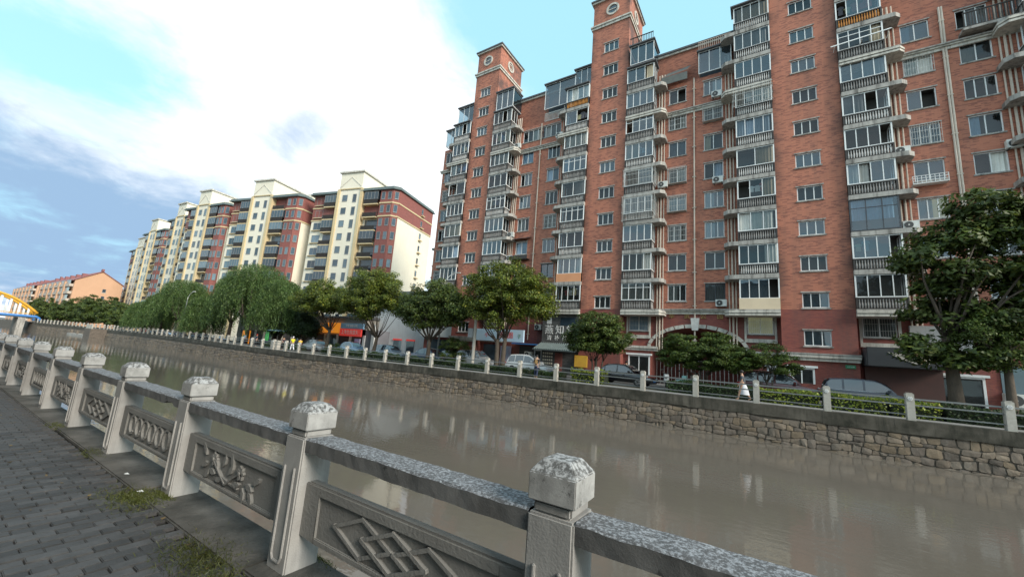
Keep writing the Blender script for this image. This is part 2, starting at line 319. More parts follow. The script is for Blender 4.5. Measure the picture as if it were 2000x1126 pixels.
SLATE = mat('slate_roof', (.16, .20, .20), (.10, .13, .13), 3, .8)
PEACH = mat('peach_plaster', (.62, .37, .235), (.54, .32, .20), .3, .9, streak=.08, streakcol=(.3, .2, .12))
PEACHB = mat('peach_balcony_band', (.58, .50, .42), (.45, .38, .33), .8, .9, streak=.2)
RTILE = mat('red_roof_tile', (.30, .12, .12), (.22, .09, .09), 2, .8)
COPE = mat('coping_mossy', (.11, .097, .078), (.022, .021, .014), 1.1, .95, .7, 25, streak=.75, streakcol=(.018, .018, .012), contrast=.17)
MORT = mat('wall_mortar', (.13, .108, .085), (.075, .062, .05), 3, .95, .5, 30, streak=.3)
STONE = [mat('rubble_stone_%d' % i, c, tuple(x*.5 for x in c), 2.5, .9, .8, 20, streak=.45, streakcol=(.06, .048, .036), rand=.18, contrast=.22) for i, c in enumerate([(.225, .175, .132), (.205, .165, .13), (.25, .188, .128), (.185, .15, .122), (.22, .182, .145), (.265, .208, .155), (.165, .135, .11)])]
FPOST = mat('granite_post', (.50, .47, .42), (.36, .34, .30), 14, .85, .3, 60, streak=.25)
FRAIL = mat('grey_metal_rail', (.24, .25, .25), (.17, .18, .18), 5, .45, metal=.3)
POSTW = mat('weathered_white_post', (.40, .385, .365), (.24, .23, .22), 3.6, .85, .15, 90, streak=.5, streakcol=(.12, .115, .11))
CAPM = lichen_toplight_mat('lichen_cap', (.42, .41, .395), (.24, .235, .225), (.38, .38, .38), (.09, .088, .085), 34, .50, 6)
RAILM = lichen_toplight_mat('lichen_toplit_rail', (.15, .147, .143), (.085, .083, .081), (.30, .31, .33), (.085, .085, .088), 60, .52, 4, .5)  # pale bluish top and dark sides paint in skylight and shade, beside the lichen
PANELM = mat('carved_panel', (.25, .24, .223), (.19, .182, .17), 3, .85, .25, 50, streak=.18)
PAVER = mat('paver_brick', (.066, .064, .064), (.036, .035, .035), 6, .75, .5, 60, rand=.35)
PAVB = mat('paver_joint', (.025, .025, .022), (.014, .014, .012), 8, .95)
KERB = mat('quay_kerb', (.12, .11, .098), (.022, .022, .018), 2.0, .95, .7, 30, contrast=.18)
ASPH = mat('asphalt', (.075, .075, .075), (.05, .05, .05), 2, .9, .3, 80)
PROM = mat('promenade_paving', (.27, .26, .25), (.19, .185, .18), 1.5, .9, .2, 40)
SOIL = mat('soil', (.09, .08, .05), (.05, .045, .03), 2, .95)
BARK = mat('bark', (.13, .10, .075), (.06, .048, .038), 8, .95, .6, 25, stretch=(2, 2, .5))
SIGNW = mat('sign_white', (.80, .80, .78), (.7, .7, .69), 2, .5)
TXTW = mat('lettering_white', (.85, .85, .84), None, 2, .5)
TXTR = mat('lettering_red', (.70, .07, .06), None, 2, .5)
TXTG = mat('lettering_gold', (.50, .36, .13), (.3, .2, .08), 6, .4, metal=.6)
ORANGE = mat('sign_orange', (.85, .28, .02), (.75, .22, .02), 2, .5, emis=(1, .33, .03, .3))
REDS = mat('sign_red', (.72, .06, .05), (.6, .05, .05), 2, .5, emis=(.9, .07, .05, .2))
BLUES = mat('sign_blue', (.30, .52, .72), (.22, .4, .6), 1, .5)
GREENP = mat('sign_green', (.05, .25, .12), None, 2, .5)
YELLOWP = mat('bridge_yellow', (.78, .40, .03), (.65, .32, .03), .5, .5)
BLUEP = mat('bridge_blue', (.05, .22, .55), (.04, .17, .45), .5, .5)
LEAF_MAG = leaf_mat('leaf_magnolia', (.028, .05, .013), (.10, .135, .025), (.19, .20, .045))
LEAF_CAM = leaf_mat('leaf_camphor', (.05, .085, .014), (.17, .20, .025), (.32, .28, .035))
LEAF_DARK = leaf_mat('leaf_dark', (.035, .065, .014), (.11, .145, .028), (.17, .19, .04))
LEAF_MAPLE = leaf_mat('leaf_fine', (.03, .06, .012), (.11, .155, .026), (.16, .19, .035))
LEAF_WIL = leaf_mat('leaf_willow', (.05, .095, .025), (.13, .20, .055), (.19, .25, .07))
LEAF_HEDGE = leaf_mat('leaf_hedge', (.08, .13, .015), (.26, .30, .025), (.42, .38, .04))
LEAF_HDK = leaf_mat('leaf_hedge_dark', (.014, .035, .010), (.045, .075, .018))
GRASSM = leaf_mat('grass_blade', (.05, .065, .015), (.11, .12, .03), (.16, .14, .05))
# ------------------------------------------------------------------ water
wm = bpy.data.materials.new('river_water'); wm.use_nodes = True; t = wm.node_tree; p = t.nodes['Principled BSDF']
p.inputs['Roughness'].default_value = .035; p.inputs['IOR'].default_value = 1.34; p.inputs['Specular IOR Level'].default_value = .5
g = t.nodes.new('ShaderNodeNewGeometry')
def wnoise(scale, st, det=3):
    mp = t.nodes.new('ShaderNodeMapping'); t.links.new(g.outputs['Position'], mp.inputs[0]); mp.inputs['Scale'].default_value = st; mp.inputs['Rotation'].default_value = (0, 0, .25)
    n = t.nodes.new('ShaderNodeTexNoise'); n.inputs['Scale'].default_value = scale; n.inputs['Detail'].default_value = det; n.inputs['Distortion'].default_value = .4; t.links.new(mp.outputs[0], n.inputs['Vector']); return n.outputs['Fac']
cn = wnoise(.25, (1, 1, 1), 5); cmx = t.nodes.new('ShaderNodeMix'); cmx.data_type = 'RGBA'; t.links.new(cn, cmx.inputs['Factor'])
cmx.inputs['A'].default_value = (.115, .098, .080, 1); cmx.inputs['B'].default_value = (.16, .136, .112, 1); t.links.new(cmx.outputs['Result'], p.inputs['Base Color'])
b1 = t.nodes.new('ShaderNodeBump'); b1.inputs['Distance'].default_value = .05
wmr = t.nodes.new('ShaderNodeMapRange'); t.links.new(wnoise(.16, (1, 2.2, 1), 3), wmr.inputs[0]); wmr.inputs[1].default_value = .35; wmr.inputs[2].default_value = .68; wmr.inputs[3].default_value = .025; wmr.inputs[4].default_value = .13; t.links.new(wmr.outputs[0], b1.inputs['Strength'])   # calm and ruffled patches
t.links.new(wnoise(2.6, (1, 2.0, 1)), b1.inputs['Height'])
b2 = t.nodes.new('ShaderNodeBump'); b2.inputs['Strength'].default_value = .06; b2.inputs['Distance'].default_value = .012; t.links.new(wnoise(9, (.7, 1.6, 1), 2), b2.inputs['Height']); t.links.new(b1.outputs[0], b2.inputs['Normal'])
t.links.new(b2.outputs[0], p.inputs['Normal'])
ZW = -1.85
FOOT = [(70, 25.8), (-45, 25.8), (-62, 26.3), (-77, 28.0), (-95, 28.6), (-121, 29.5), (-147, 30.0), (-175, 28.0), (-204, 25.2), (-300, 25.2)]
ZTOP = [(70, .02), (-45, .03), (-62, .16), (-77, .25), (-95, .35), (-147, .4), (-204, .6), (-300, .6)]
def fy(x): return interp(x, FOOT)
def zt(x): return interp(x, ZTOP)
XS = [70, 40, 20, 10, 0, -15, -30, -45, -54, -62, -70, -77, -86, -95, -108, -121, -134, -147, -160, -175, -190, -204, -300]
w = MB(); ys = [1.99, 8, 16, 31]
w.face([(-420, 1.99, ZW), (90, 1.99, ZW), (90, 31, ZW), (-420, 31, ZW)]); struct(w.obj('river', wm))
# far ground: one sheet from the quay edge to the horizon, then road and promenade laid on it
gm = MB()
for a, b in zip(XS, XS[1:]):
    ya, yb = fy(a)+.3, fy(b)+.3
    gm.face([(b, yb, zt(b)-.02), (a, ya, zt(a)-.02), (a, 60, .0), (b, 60, .0)]); gm.face([(b, 60, 0), (a, 60, 0), (a, 900, 0), (b, 900, 0)])
gm.face([(70, 26.1, 0), (700, 26.1, 0), (700, 900, 0), (70, 900, 0)]); gm.face([(-900, 25.5, .58), (-300, 25.5, .58), (-300, 900, 0), (-900, 900, 0)])
struct(gm.obj('far_bank_ground', SOIL))
pm = MB(); rm = MB(); km = MB()
def strip(mb, y0, y1, dz, off=0.3):
    for a, b in zip(XS, XS[1:]):
        def P(x, y):
            yy = fy(x)+off+y; k = min(1, max(0, (yy-fy(x)-.3)/(60-fy(x)-.3))); return (x, yy, (zt(x)-.02)*(1-k)+dz)
        mb.face([P(b, y0), P(a, y0), P(a, y1), P(b, y1)])
strip(pm, 0, 2.2, .01); strip(rm, 4.2, 8.6, .006)
struct(pm.obj('promenade', PROM)); struct(rm.obj('road', ASPH))
kb = MB()
for a, b in zip(XS, XS[1:]):
    for y in (4.05, 8.6):
        for (xa, xb) in ((a, b),):
            A = fy(a)+.3+y; B = fy(b)+.3+y; za = zt(a)*.82; zb = zt(b)*.82
            kb.idx([(xb, B, zb), (xa, A, za), (xa, A+.15, za), (xb, B+.15, zb), (xb, B, zb+.12), (xa, A, za+.12), (xa, A+.15, za+.12), (xb, B+.15, zb+.12)], [(4, 5, 6, 7), (0, 1, 5, 4), (2, 3, 7, 6)])
struct(kb.obj('kerb', PROM))
sd = MB(); strip(sd, 8.75, 20, .09); struct(sd.obj('shop_pavement', PROM))
# ------------------------------------------------------------------ far retaining wall of rubble stone
random.seed(4)
rw = empty('retaining_wall', (0, 25.9, 0)); tag(rw, 'rubble stone river wall with dark mossy concrete coping along the far bank', 'wall')
bk = MB()
def wp(x, z, out=0.):                       # a point on the battered wall face, pushed out towards the river
    k = (z-ZW)/(-ZW); return (x, fy(x)+.24*k-out-25.9, z)
for a, b in zip(XS, XS[1:]):
    bk.face([wp(b, ZW-.6), wp(a, ZW-.6), wp(a, zt(a)-.05), wp(b, zt(b)-.05)])
bk.obj('mortar_bed', MORT, rw)
cpm = MB()
random.seed(8)
xx = 40.0; cz = .56
while xx > -204:
    x2 = max(xx-random.uniform(2.6, 3.4), -204.0)
    o = random.uniform(.05, .08); zb = zt(xx)-cz-random.uniform(0, .07); zb2 = zt(x2)-cz-random.uniform(0, .07)
    A0 = wp(xx, zb, o+.02); A1 = wp(xx, zt(xx), o+.05); B0 = wp(x2, zb2, o+.02); B1 = wp(x2, zt(x2), o+.05)
    q = MB(); q.idx([B0, A0, A1, B1, (B1[0], B1[1]+.62, B1[2]), (A1[0], A1[1]+.62, A1[2]), (B0[0], B0[1]+.3, B0[2]), (A0[0], A0[1]+.3, A0[2])], [(0, 1, 2, 3), (3, 2, 5, 4), (0, 6, 7, 1)])
    q.obj('coping_block', COPE, rw); xx = x2
def stone_mesh(poly, proud, rng):            # poly: corner list in (x, z); a rounded, bulging block
    cx = sum(p[0] for p in poly)/len(poly); cz_ = sum(p[1] for p in poly)/len(poly)
    ring = []
    n = len(poly)
    for i in range(n):
        p, nx, pv = poly[i], poly[(i+1) % n], poly[i-1]
        for (q, k) in ((pv, .16), (nx, .16)):
            ring.append((p[0]+(q[0]-p[0])*k, p[1]+(q[1]-p[1])*k))
    def sc(r, s): return [(cx+(x-cx)*s, cz_+(z-cz_)*s) for x, z in r]
    r0 = sc(ring, .955); r1 = sc(ring, .90+rng.uniform(-.02, .02)); m = len(ring)
    vs = [wp(x, z, -.02) for x, z in r0]+[wp(x, z, proud*.7+rng.uniform(-.01, .01)) for x, z in r1]+[wp(cx, cz_, proud)]
    return vs, [(i, (i+1) % m, m+(i+1) % m, m+i) for i in range(m)]+[(m+i, m+(i+1) % m, 2*m) for i in range(m)]
rng = random.Random(21)
ZB = [ZW-.18, ZW+.20, ZW+.58, ZW+.96, ZW+1.34]
rows = []
zc = ZW-.2
cols = {}
stones = []
hts = [.31, .28, .30, .29, .30]
def rowz(i, x): return ZW-.22+sum(hts[:i])+.07*math.sin(x*1.3+i*2.1)+.05*math.sin(x*3.1+i*4.7)
xj = []
for r in range(5):
    x = 20.0-rng.random()*.5; js = [x]
    while x > -200:
        x -= rng.choice([.24, .32, .38, .42, .5, .6])*(1 if x > -40 else 1.5 if x > -80 else 2.6); js.append(x)
    xj.append(js)
for r in range(5):
    js = xj[r]
    for a, b in zip(js, js[1:]):
        tl, tr = b+rng.uniform(-.08, .08), a+rng.uniform(-.08, .08)
        split = rng.random() < .16 and a-b > .4
        top = lambda x: min(rowz(r+1, x), zt(x)-.5) if r == 4 else rowz(r+1, x)
        if split:
            zmid = (rowz(r, a)+top(a))/2+rng.uniform(-.05, .05)
            polys = [[(b, rowz(r, b)), (a, rowz(r, a)), (a, zmid), (b, zmid+rng.uniform(-.04, .04))], [(b, zmid), (a, zmid), (tr, top(tr)), (tl, top(tl))]]
        else:
            polys = [[(b, rowz(r, b)), (a, rowz(r, a)), (tr, top(tr)), (tl, top(tl))]]
            if rng.random() < .35: polys[0].insert(3, ((tl+tr)/2+rng.uniform(-.1, .1), top((tl+tr)/2)+rng.uniform(-.06, .05)))
        for q in polys: stones.append((a, q))
stones.sort(key=lambda s: -s[0] if s[0] < 9.5 else 999)
far_s = [MB() for _ in STONE]
for i, (a, q) in enumerate(stones):
    vs, fs = stone_mesh(q, rng.uniform(.03, .075), rng); k = rng.randrange(len(STONE))
    if i < 300: MB().idx(vs, fs).obj('stone', STONE[k], rw)
    else: far_s[k].idx(vs, fs)
for k, m_ in enumerate(far_s): stuff(m_.obj('far_stones', STONE[k], rw))
# landing stage and abutment on the far-left bank
ab = empty('boat_landing', (-146, 28.5, 0)); tag(ab, 'low stone landing stage with tan block abutment at the far bend', 'landing')
MB().box(-3, 3, -1.4, 2, ZW-.3, .35).obj('abutment', STONE[3], ab); MB().box(-22, -3, -1.2, .4, ZW-.3, ZW+.45).obj('deck', CONC, ab)
for i in range(3): MB().box(-20+i*7, -19.5+i*7, -1, -.6, ZW+.45, ZW+1.4).obj('bollard', STONE[4], ab)
for z_ in (.35,): 
    for i in range(3): MB().box(-2.8+i*2, -1.2+i*2, -1.3, -1.0, .35, 1.35).obj('parapet_slab', FPOST, ab)
# ------------------------------------------------------------------ far railing
fr = empty('riverside_railing', (0, 26.25, 0)); tag(fr, 'railing of pale stone posts with three grey bars along the far bank', 'railing')
pmb = MB(); pmb.box(-.15, .15, -.14, .14, -.05, 1.22); pmb.prism([(-.12, -.11), (.12, -.11), (.12, .11), (-.12, .11)], 1.22, 1.26)
POSTME = pmb.mesh('post', FPOST, bevel=.018)
em = MB()
for k in range(6):
    a = k*math.pi/3; em.extr([(.055*math.cos(a)+.042*math.cos(t_), 1.0+.055*math.sin(a)+.042*math.sin(t_)) for t_ in [j*math.pi/3 for j in range(6)]], -.175, -.138)
em.extr([(.03*math.cos(j*math.pi/3), 1.0+.03*math.sin(j*math.pi/3)) for j in range(6)], -.185, -.138)
EMB = em.mesh('flower_emblem', SIGNW, fix=True)
ub = MB(); ub.box(0, 1, -.5, .5, -.5, .5); UNIT = ub.mesh('rail', FRAIL)
pxs = []; x = 8.73
pxs.append(x+3.07)
while x > -203:
    pxs.append(x)
    y0 = fy(x); dx = 3.07; y1 = fy(x-dx); x -= dx*math.cos(math.atan2(y1-y0, dx))
for i, x in enumerate(pxs):
    y = fy(x)+.45-26.25; z = zt(x)-.01
    dbl = i in (16, 20, 21)
    po = put('post', POSTME, fr, (x, y, z), scale=(1.25, 1, 1.04) if dbl else None)
    if i < 24: put('flower_emblem', EMB, po)
    if i+1 < len(pxs):
        x2 = pxs[i+1]; d = Vector((x2-x, fy(x2)-fy(x), zt(x2)-zt(x))); ln = d.length
        for hz, th in ((.98, .07), (.70, .06), (.26, .05)):
            ro = put('rail', UNIT, fr, (x, y, z+hz), scale=(ln, .05, th)); ro.rotation_euler = (0, -math.asin(d.z/ln), math.atan2(d.y, d.x))
# ------------------------------------------------------------------ near bank: quay wall, kerb, pavers, balustrade
nsb = empty('added_shade_block', (-10, -7.5, 0)); tag(nsb, 'long plain grey block added unseen behind the viewpoint to shade the near railing', 'building')  # added block, out of view, that shades the near railing and pavement
MB().box(-70, 18, -11, 0, 0, 17).obj('wall', CONC, nsb); MB().box(-70.5, 18.5, -11.5, .5, 17, 17.4).obj('roof', ROOFD, nsb)
for i_ in range(17):
    for f_ in range(5): MB().box(-67+i_*5, -64.8+i_*5, .001, .06, .9+2.8*f_, 2.4+2.8*f_).obj('window', ACD, nsb)
nb = MB(); nb.face([(-420, -400, -.04), (300, -400, -.04), (300, 1.62, -.04), (-420, 1.62, -.04)]); struct(nb.obj('near_bank_ground', PAVB))
qw = MB(); qw.box(-420, 60, 1.62, 2.0, ZW-.6, -.03); struct(qw.obj('near_quay', KERB))
kx = -24.0; rk = random.Random(3)
kroot = empty('quay_edging', (0, 1.8, 0)); tag(kroot, 'rough dark concrete edging strip under the near balustrade', 'kerb')
while kx < 6:
    k2 = kx+rk.uniform(1.6, 2.4); MB().box(kx+.006, k2-.006, -.19-rk.uniform(0, .05), .205, -.031, .012+rk.uniform(-.006, .012)).obj('edging_slab', KERB, kroot, bevel=.012); kx = k2
pv = bpy.data.objects.new('brick_pavement', None); COL.objects.link(pv); struct(pv); pv.location = (0, 0, 0)
pav = []
rk = random.Random(12)
pw, pl = .102, .205
for i in range(-150, 30):
    for j in range(-12, 8):
        x = i*pw; y = 1.585-(j+1)*pl-(pl/2 if i % 2 else 0)
        if y+pl > 1.61: continue
        vis = x < -2.6 and y > .28+.085*(-x-3.2)*.9
        pav.append((x, y, vis))
pme = [MB().box(.003, pw-.003, .003, pl-.003, -.035, h).mesh('paver', PAVER, bevel=.005) for h in (0, .002, .004, -.003)]
vis = sorted([p_ for p_ in pav if p_[2]], key=lambda p_: (p_[0]+2)**2*.2+(p_[1]-1)**2)[:300]; vs_ = set(vis)
for x, y, _ in vis:
    o = put('paver', rk.choice(pme), pv, (x, y, rk.uniform(-.003, .003))); o.rotation_euler = (rk.uniform(-.012, .012), rk.uniform(-.012, .012), rk.uniform(-.006, .006))
fp = MB()
for q in pav:
    if q in vs_ or q[0] < -15.3: continue
    z = rk.uniform(-.004, .004); fp.box(q[0]+.004, q[0]+pw-.004, q[1]+.004, q[1]+pl-.004, -.035, z)
stuff(fp.obj('far_pavers', PAVER, pv))
bl = empty('stone_balustrade', (0, 1.84, 0)); tag(bl, 'weathered white stone balustrade with carved panels in the foreground', 'balustrade')
PX = [-.83-2.07*k for k in range(-2, 14)]
def post_mesh():
    m = MB(); m.box(-.115, .115, -.12, .125, -.03, .905); m.box(-.095, .095, -.10, .105, .905, .957)
    return m.mesh('post', POSTW, bevel=.010)
def groove_mesh():                           # raised arris strip framing the sunken field on the post front
    m = MB()
    for s in (-1, 1): m.box(s*.062-.008, s*.062+.008, -.133, -.118, .12, .70)
    m.extr([(-.07, .12), (-.045, .075), (.045, .075), (.07, .12), (.054, .12), (.036, .092), (-.036, .092), (-.054, .12)], -.133, -.118)
    return m.mesh('front_moulding', POSTW, bevel=.004)
def cap_mesh(seed):
    r = random.Random(seed); m = MB(); bs = .118; H0, H1, H2 = .957, 1.078, 1.137
    m.idx([(-bs, -bs, H0), (bs, -bs, H0), (bs, bs, H0), (-bs, bs, H0), (-bs, -bs, H1), (bs, -bs, H1), (bs, bs, H1), (-bs, bs, H1), (-.07, -.07, H2), (.07, -.07, H2), (.07, .07, H2), (-.07, .07, H2)],
          [(0, 3, 2, 1), (0, 1, 5, 4), (1, 2, 6, 5), (2, 3, 7, 6), (3, 0, 4, 7), (4, 5, 9, 8), (5, 6, 10, 9), (6, 7, 11, 10), (7, 4, 8, 11), (8, 9, 10, 11)])
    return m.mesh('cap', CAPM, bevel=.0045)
PM, GM, CM = post_mesh(), groove_mesh(), cap_mesh(1)
for x in PX:
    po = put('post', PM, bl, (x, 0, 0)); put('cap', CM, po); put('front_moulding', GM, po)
def rail_mesh(seed):
    r = random.Random(seed); m = MB(); n = 26; L0, L1 = .116, 2.07-.116
    secs = []
    for i in range(n+1):
        x = L0+(L1-L0)*i/n; j = lambda s: r.uniform(-s, s)
        c = (.03 if seed == 2 and 20 < i < 24 else 0)
        secs.append([(x, -.105+j(.003), .815+j(.004)+c), (x, .092, .815+c), (x, .092+j(.004), .905+j(.003)), (x, -.092+j(.004), .908+j(.003)), (x, -.106+j(.003), .897+j(.004))])
    for a, b in zip(secs, secs[1:]):
        for k in range(5): m.face([a[k], a[(k+1) % 5], b[(k+1) % 5], b[k]])
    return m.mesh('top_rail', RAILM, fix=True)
RM = [rail_mesh(i) for i in range(3)]
def panel_mesh():
    m = MB(); x0, x1 = .113, 2.07-.113
    m.box(x0, x1, -.028, .035, .255, .605)
    for a, b, c, d in ((x0, x0+.17, .255, .605), (x1-.17, x1, .255, .605), (x0+.17, x1-.17, .255, .285), (x0+.17, x1-.17, .54, .605)): m.box(a, b, -.05, -.0285, c, d)
    return m.mesh('panel', PANELM, bevel=.006)
PA = panel_mesh()
BARN = [0]
def bar(m, a, b, w=.018, y0=-.046, y1=-.027):
    d = Vector((b[0]-a[0], b[1]-a[1])); L_ = d.length; d /= L_; n = Vector((-d.y, d.x))*w/2; e = d*w/2
    BARN[0] = (BARN[0]+1) % 17; A, B = Vector(a)-e, Vector(b)+e; m.extr([tuple(A-n), tuple(B-n), tuple(B+n), tuple(A+n)], y0-.0005*BARN[0], y1)
def carve_diamond():
    m = MB()
    for k, cx in enumerate((.75, 1.035, 1.32)):
        P = [(cx-.27, .41), (cx, .521), (cx+.27, .41), (cx, .299)]
        for i in range(4): bar(m, P[i], P[(i+1) % 4], .022, -.046-.004*(k == 1), -.027)
    return m.mesh('diamond_carving', PANELM, fix=True)
def carve_oval():
    m = MB()
    for cx in (.5, .72, .94, 1.16, 1.38, 1.6):
        P = [(cx+.085*math.cos(j*math.pi/8), .43+.10*math.sin(j*math.pi/8)) for j in range(16)]
        for i in range(16): bar(m, P[i], P[(i+1) % 16], .020)
    return m.mesh('ring_carving', PANELM, fix=True)
def carve_flower():
    m = MB(); r = random.Random(5)
    def stem(pts):
        for a, b in zip(pts, pts[1:]): bar(m, a, b, .014, -.048, -.027)
    def petal(cx, cz, a, l, wd, d=-.052):
        ca, sa = math.cos(a), math.sin(a); q = [(0, 0), (l*.35, -wd), (l*.75, -wd*.8), (l, 0), (l*.75, wd*.8), (l*.35, wd)]
        m.extr([(cx+u*ca-v*sa, cz+u*sa+v*ca) for u, v in q], d, -.027)
    for cx, cz in ((.72, .475), (1.22, .455)):
        for k in range(7): petal(cx, cz, k*.9, .062, .02, -.05-.003*(k % 2))
        petal(cx-.015, cz, 0, .03, .015, -.062)
    stem([(.98, .32), (.86, .38), (.74, .45)]); stem([(1.0, .32), (1.1, .39), (1.2, .44)]); stem([(.8, .33), (.9, .36), (1.04, .34), (1.2, .33)])
    for cx, cz, a in ((.82, .40, 2.4), (.60, .42, 3.5), (.66, .38, 4.0), (.9, .44, 1.2), (1.02, .40, .9), (1.08, .47, 1.9), (1.34, .40, -.3), (1.40, .36, -.9), (1.30, .36, -1.3), (.92, .34, 3.3), (1.45, .42, .5), (.55, .48, 2.2), (1.12, .345, .2), (.78, .36, 3.0)):
        petal(cx, cz, a, .12, .024)
    return m.mesh('flower_carving', PANELM, fix=True)
CV = [carve_diamond(), carve_flower(), carve_oval()]
for i, x in enumerate(PX[1:]):
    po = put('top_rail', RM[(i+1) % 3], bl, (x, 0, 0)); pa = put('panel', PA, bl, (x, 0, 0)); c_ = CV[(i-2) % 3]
    put(c_.name.split('.')[0], c_, pa)
# ------------------------------------------------------------------ main brick apartment building
D = 36.16; FH = 2.8; Z0 = 6.6; WY = 1.0           # tower front plane, storey height, first balcony floor, recessed wall plane
mbld = empty('brick_apartment_building', (0, D, 0)); tag(mbld, 'tall orange-red brick apartment block with stair towers and stacked balconies facing the river', 'building')
rnd = random.Random(77)
def wall_holes(mb, x0, x1, z0, z1, y, holes, depth=.16, out=-1):
    xs = sorted({x0, x1, *[min(max(v, x0), x1) for h in holes for v in h[:2]]}); zs = sorted({z0, z1, *[min(max(v, z0), z1) for h in holes for v in h[2:]]})
    for a, b in zip(xs, xs[1:]):
        for c, d in zip(zs, zs[1:]):
            if b-a < 1e-6 or d-c < 1e-6: continue
            mx_, mz = (a+b)/2, (c+d)/2
            if any(h[0] < mx_ < h[1] and h[2] < mz < h[3] for h in holes): continue
            mb.face([(a, y, c), (b, y, c), (b, y, d), (a, y, d)])
    for h in holes:
        a, b, c, d = h; Y = y-out*depth
        mb.face([(a, y, c), (a, Y, c), (a, Y, d), (a, y, d)]); mb.face([(b, Y, c), (b, y, c), (b, y, d), (b, Y, d)])
        mb.face([(a, y, d), (a, Y, d), (b, Y, d), (b, y, d)]); mb.face([(a, Y, c), (a, y, c), (b, y, c), (b, Y, c)])
def curtain_mesh(w, h, seed):
    r = random.Random(seed); m = MB(); n = max(6, int(w/.07)); pv_ = None
    for i in range(n+1):
        x = -w/2+w*i/n; y = .025*math.sin(i*2.1+seed)+r.uniform(-.008, .008)
        if pv_: m.face([(pv_[0], pv_[1], 0), (x, y, 0), (x, y, h), (pv_[0], pv_[1], h)])
        pv_ = (x, y)
    return m.mesh('curtain', CURTS[seed % 5])
CACHE = {}
def cached(key, fn):
    if key not in CACHE: CACHE[key] = fn()
    return CACHE[key]
def win_frame(w, h, panes, room=0, dark=False, surround=True, transom=0):
    m = MB(); y = .10; t_ = .065
    m.box(-w/2, -w/2+t_, y-.03, y+.05, 0, h); m.box(w/2-t_, w/2, y-.03, y+.05, 0, h); m.box(-w/2+t_, w/2-t_, y-.03, y+.05, 0, t_); m.box(-w/2+t_, w/2-t_, y-.03, y+.05, h-t_, h)
    for i in range(1, panes): xc = -w/2+w*i/panes; m.box(xc-.03, xc+.03, y-.02, y+.045, t_, h-t_)
    if transom: m.box(-w/2+t_, w/2-t_, y-.024, y+.04, h*transom-.02, h*transom+.02)
    m.c = 1; Y0, Y1 = .17, .75; a, b = -w/2, w/2
    m.face([(a, Y1, 0), (b, Y1, 0), (b, Y1, h), (a, Y1, h)]); m.face([(a, Y0, 0), (a, Y1, 0), (a, Y1, h), (a, Y0, h)]); m.face([(b, Y1, 0), (b, Y0, 0), (b, Y0, h), (b, Y1, h)])
    m.face([(a, Y0, h), (a, Y1, h), (b, Y1, h), (b, Y0, h)]); m.face([(a, Y1, 0), (a, Y0, 0), (b, Y0, 0), (b, Y1, 0)])
    m.c = 2
    if surround: m.box(-w/2-.08, w/2+.08, -.07, .07, -.10, -.004); m.box(-w/2-.08, w/2+.08, -.06, .02, h+.004, h+.09)
    return m.mesh('window', [DARKF if dark else WHITEF, ROOMLIT if room else DARKROOM, CONC])
def pane_mesh(w, h): return MB().face([(-w/2, 0, 0), (w/2, 0, 0), (w/2, 0, h), (-w/2, 0, h)])
def grille_mesh(w, h, d=.06, step=.13, cage=0.):
    m = MB(); y = -d-cage; n = int(w/step)
    for i in range(n+1): x = -w/2+w*i/n; m.box(x-.009, x+.009, y-.009, y+.009, 0, h)
    for k in range(4): z = h*k/3; m.box(-w/2-.01, w/2+.01, y-.012, y+.012, z-.012, z+.012)
    if cage:
        for s in (-1, 1):
            for j in range(4): yy = y+cage*j/3; m.box(s*w/2-.009, s*w/2+.009, yy-.009, yy+.009, 0, h)
            for z in (0, h/2, h): m.box(s*w/2-.012, s*w/2+.012, y, -.01, z-.012, z+.012)
        m.box(-w/2, w/2, y, 0, -.02, -.005)
    return m.mesh('window_grille', GRILLE)
def window(parent, x, y, z, w, h, panes=2, dark=False, grille=None, lit=False, curtains=True, split=True, surround=True, transom=0, seed=None):
    k = (round(w, 2), round(h, 2), panes, lit, dark, surround, transom)
    o = put('window', cached(('wf',)+k, lambda: win_frame(w, h, panes, lit, dark, surround, transom)), parent, (x, y, z))
    g = rnd.choice(GL); op = rnd.random() < .22 and split and not lit
    if split:
        pwid = w/panes-.05; me = cached(('pn', round(pwid, 2), round(h, 2), g.name), lambda: pane_mesh(pwid, h-.1).mesh('pane', g))
        skip = rnd.randrange(panes) if op else -1
        for i in range(panes):
            if i == skip: continue
            put('pane', me, o, (-w/2+w*(i+.5)/panes, .112+.012*(i % 2), .05))
    else: put('pane', cached(('pn1', round(w, 2), round(h, 2), g.name), lambda: pane_mesh(w-.1, h-.1).mesh('pane', g)), o, (0, .115, .05))
    if curtains and rnd.random() < .62:
        cw = w*rnd.choice([.95, .95, .5, .5, .35]); side = rnd.choice([-1, 1])
        put('curtain', cached(('cu', round(cw, 2), round(h, 2), rnd.randrange(6)), lambda: curtain_mesh(cw, h-.06, len(CACHE))), o, (side*(w-cw)/2*.96, .24, .03))
    if grille is not None: put('window_grille', cached(('gr', round(w, 2), round(h, 2), grille), lambda: grille_mesh(w+.08, h+.06, .07, .13, grille)), o, (0, 0, -.03))
    return o
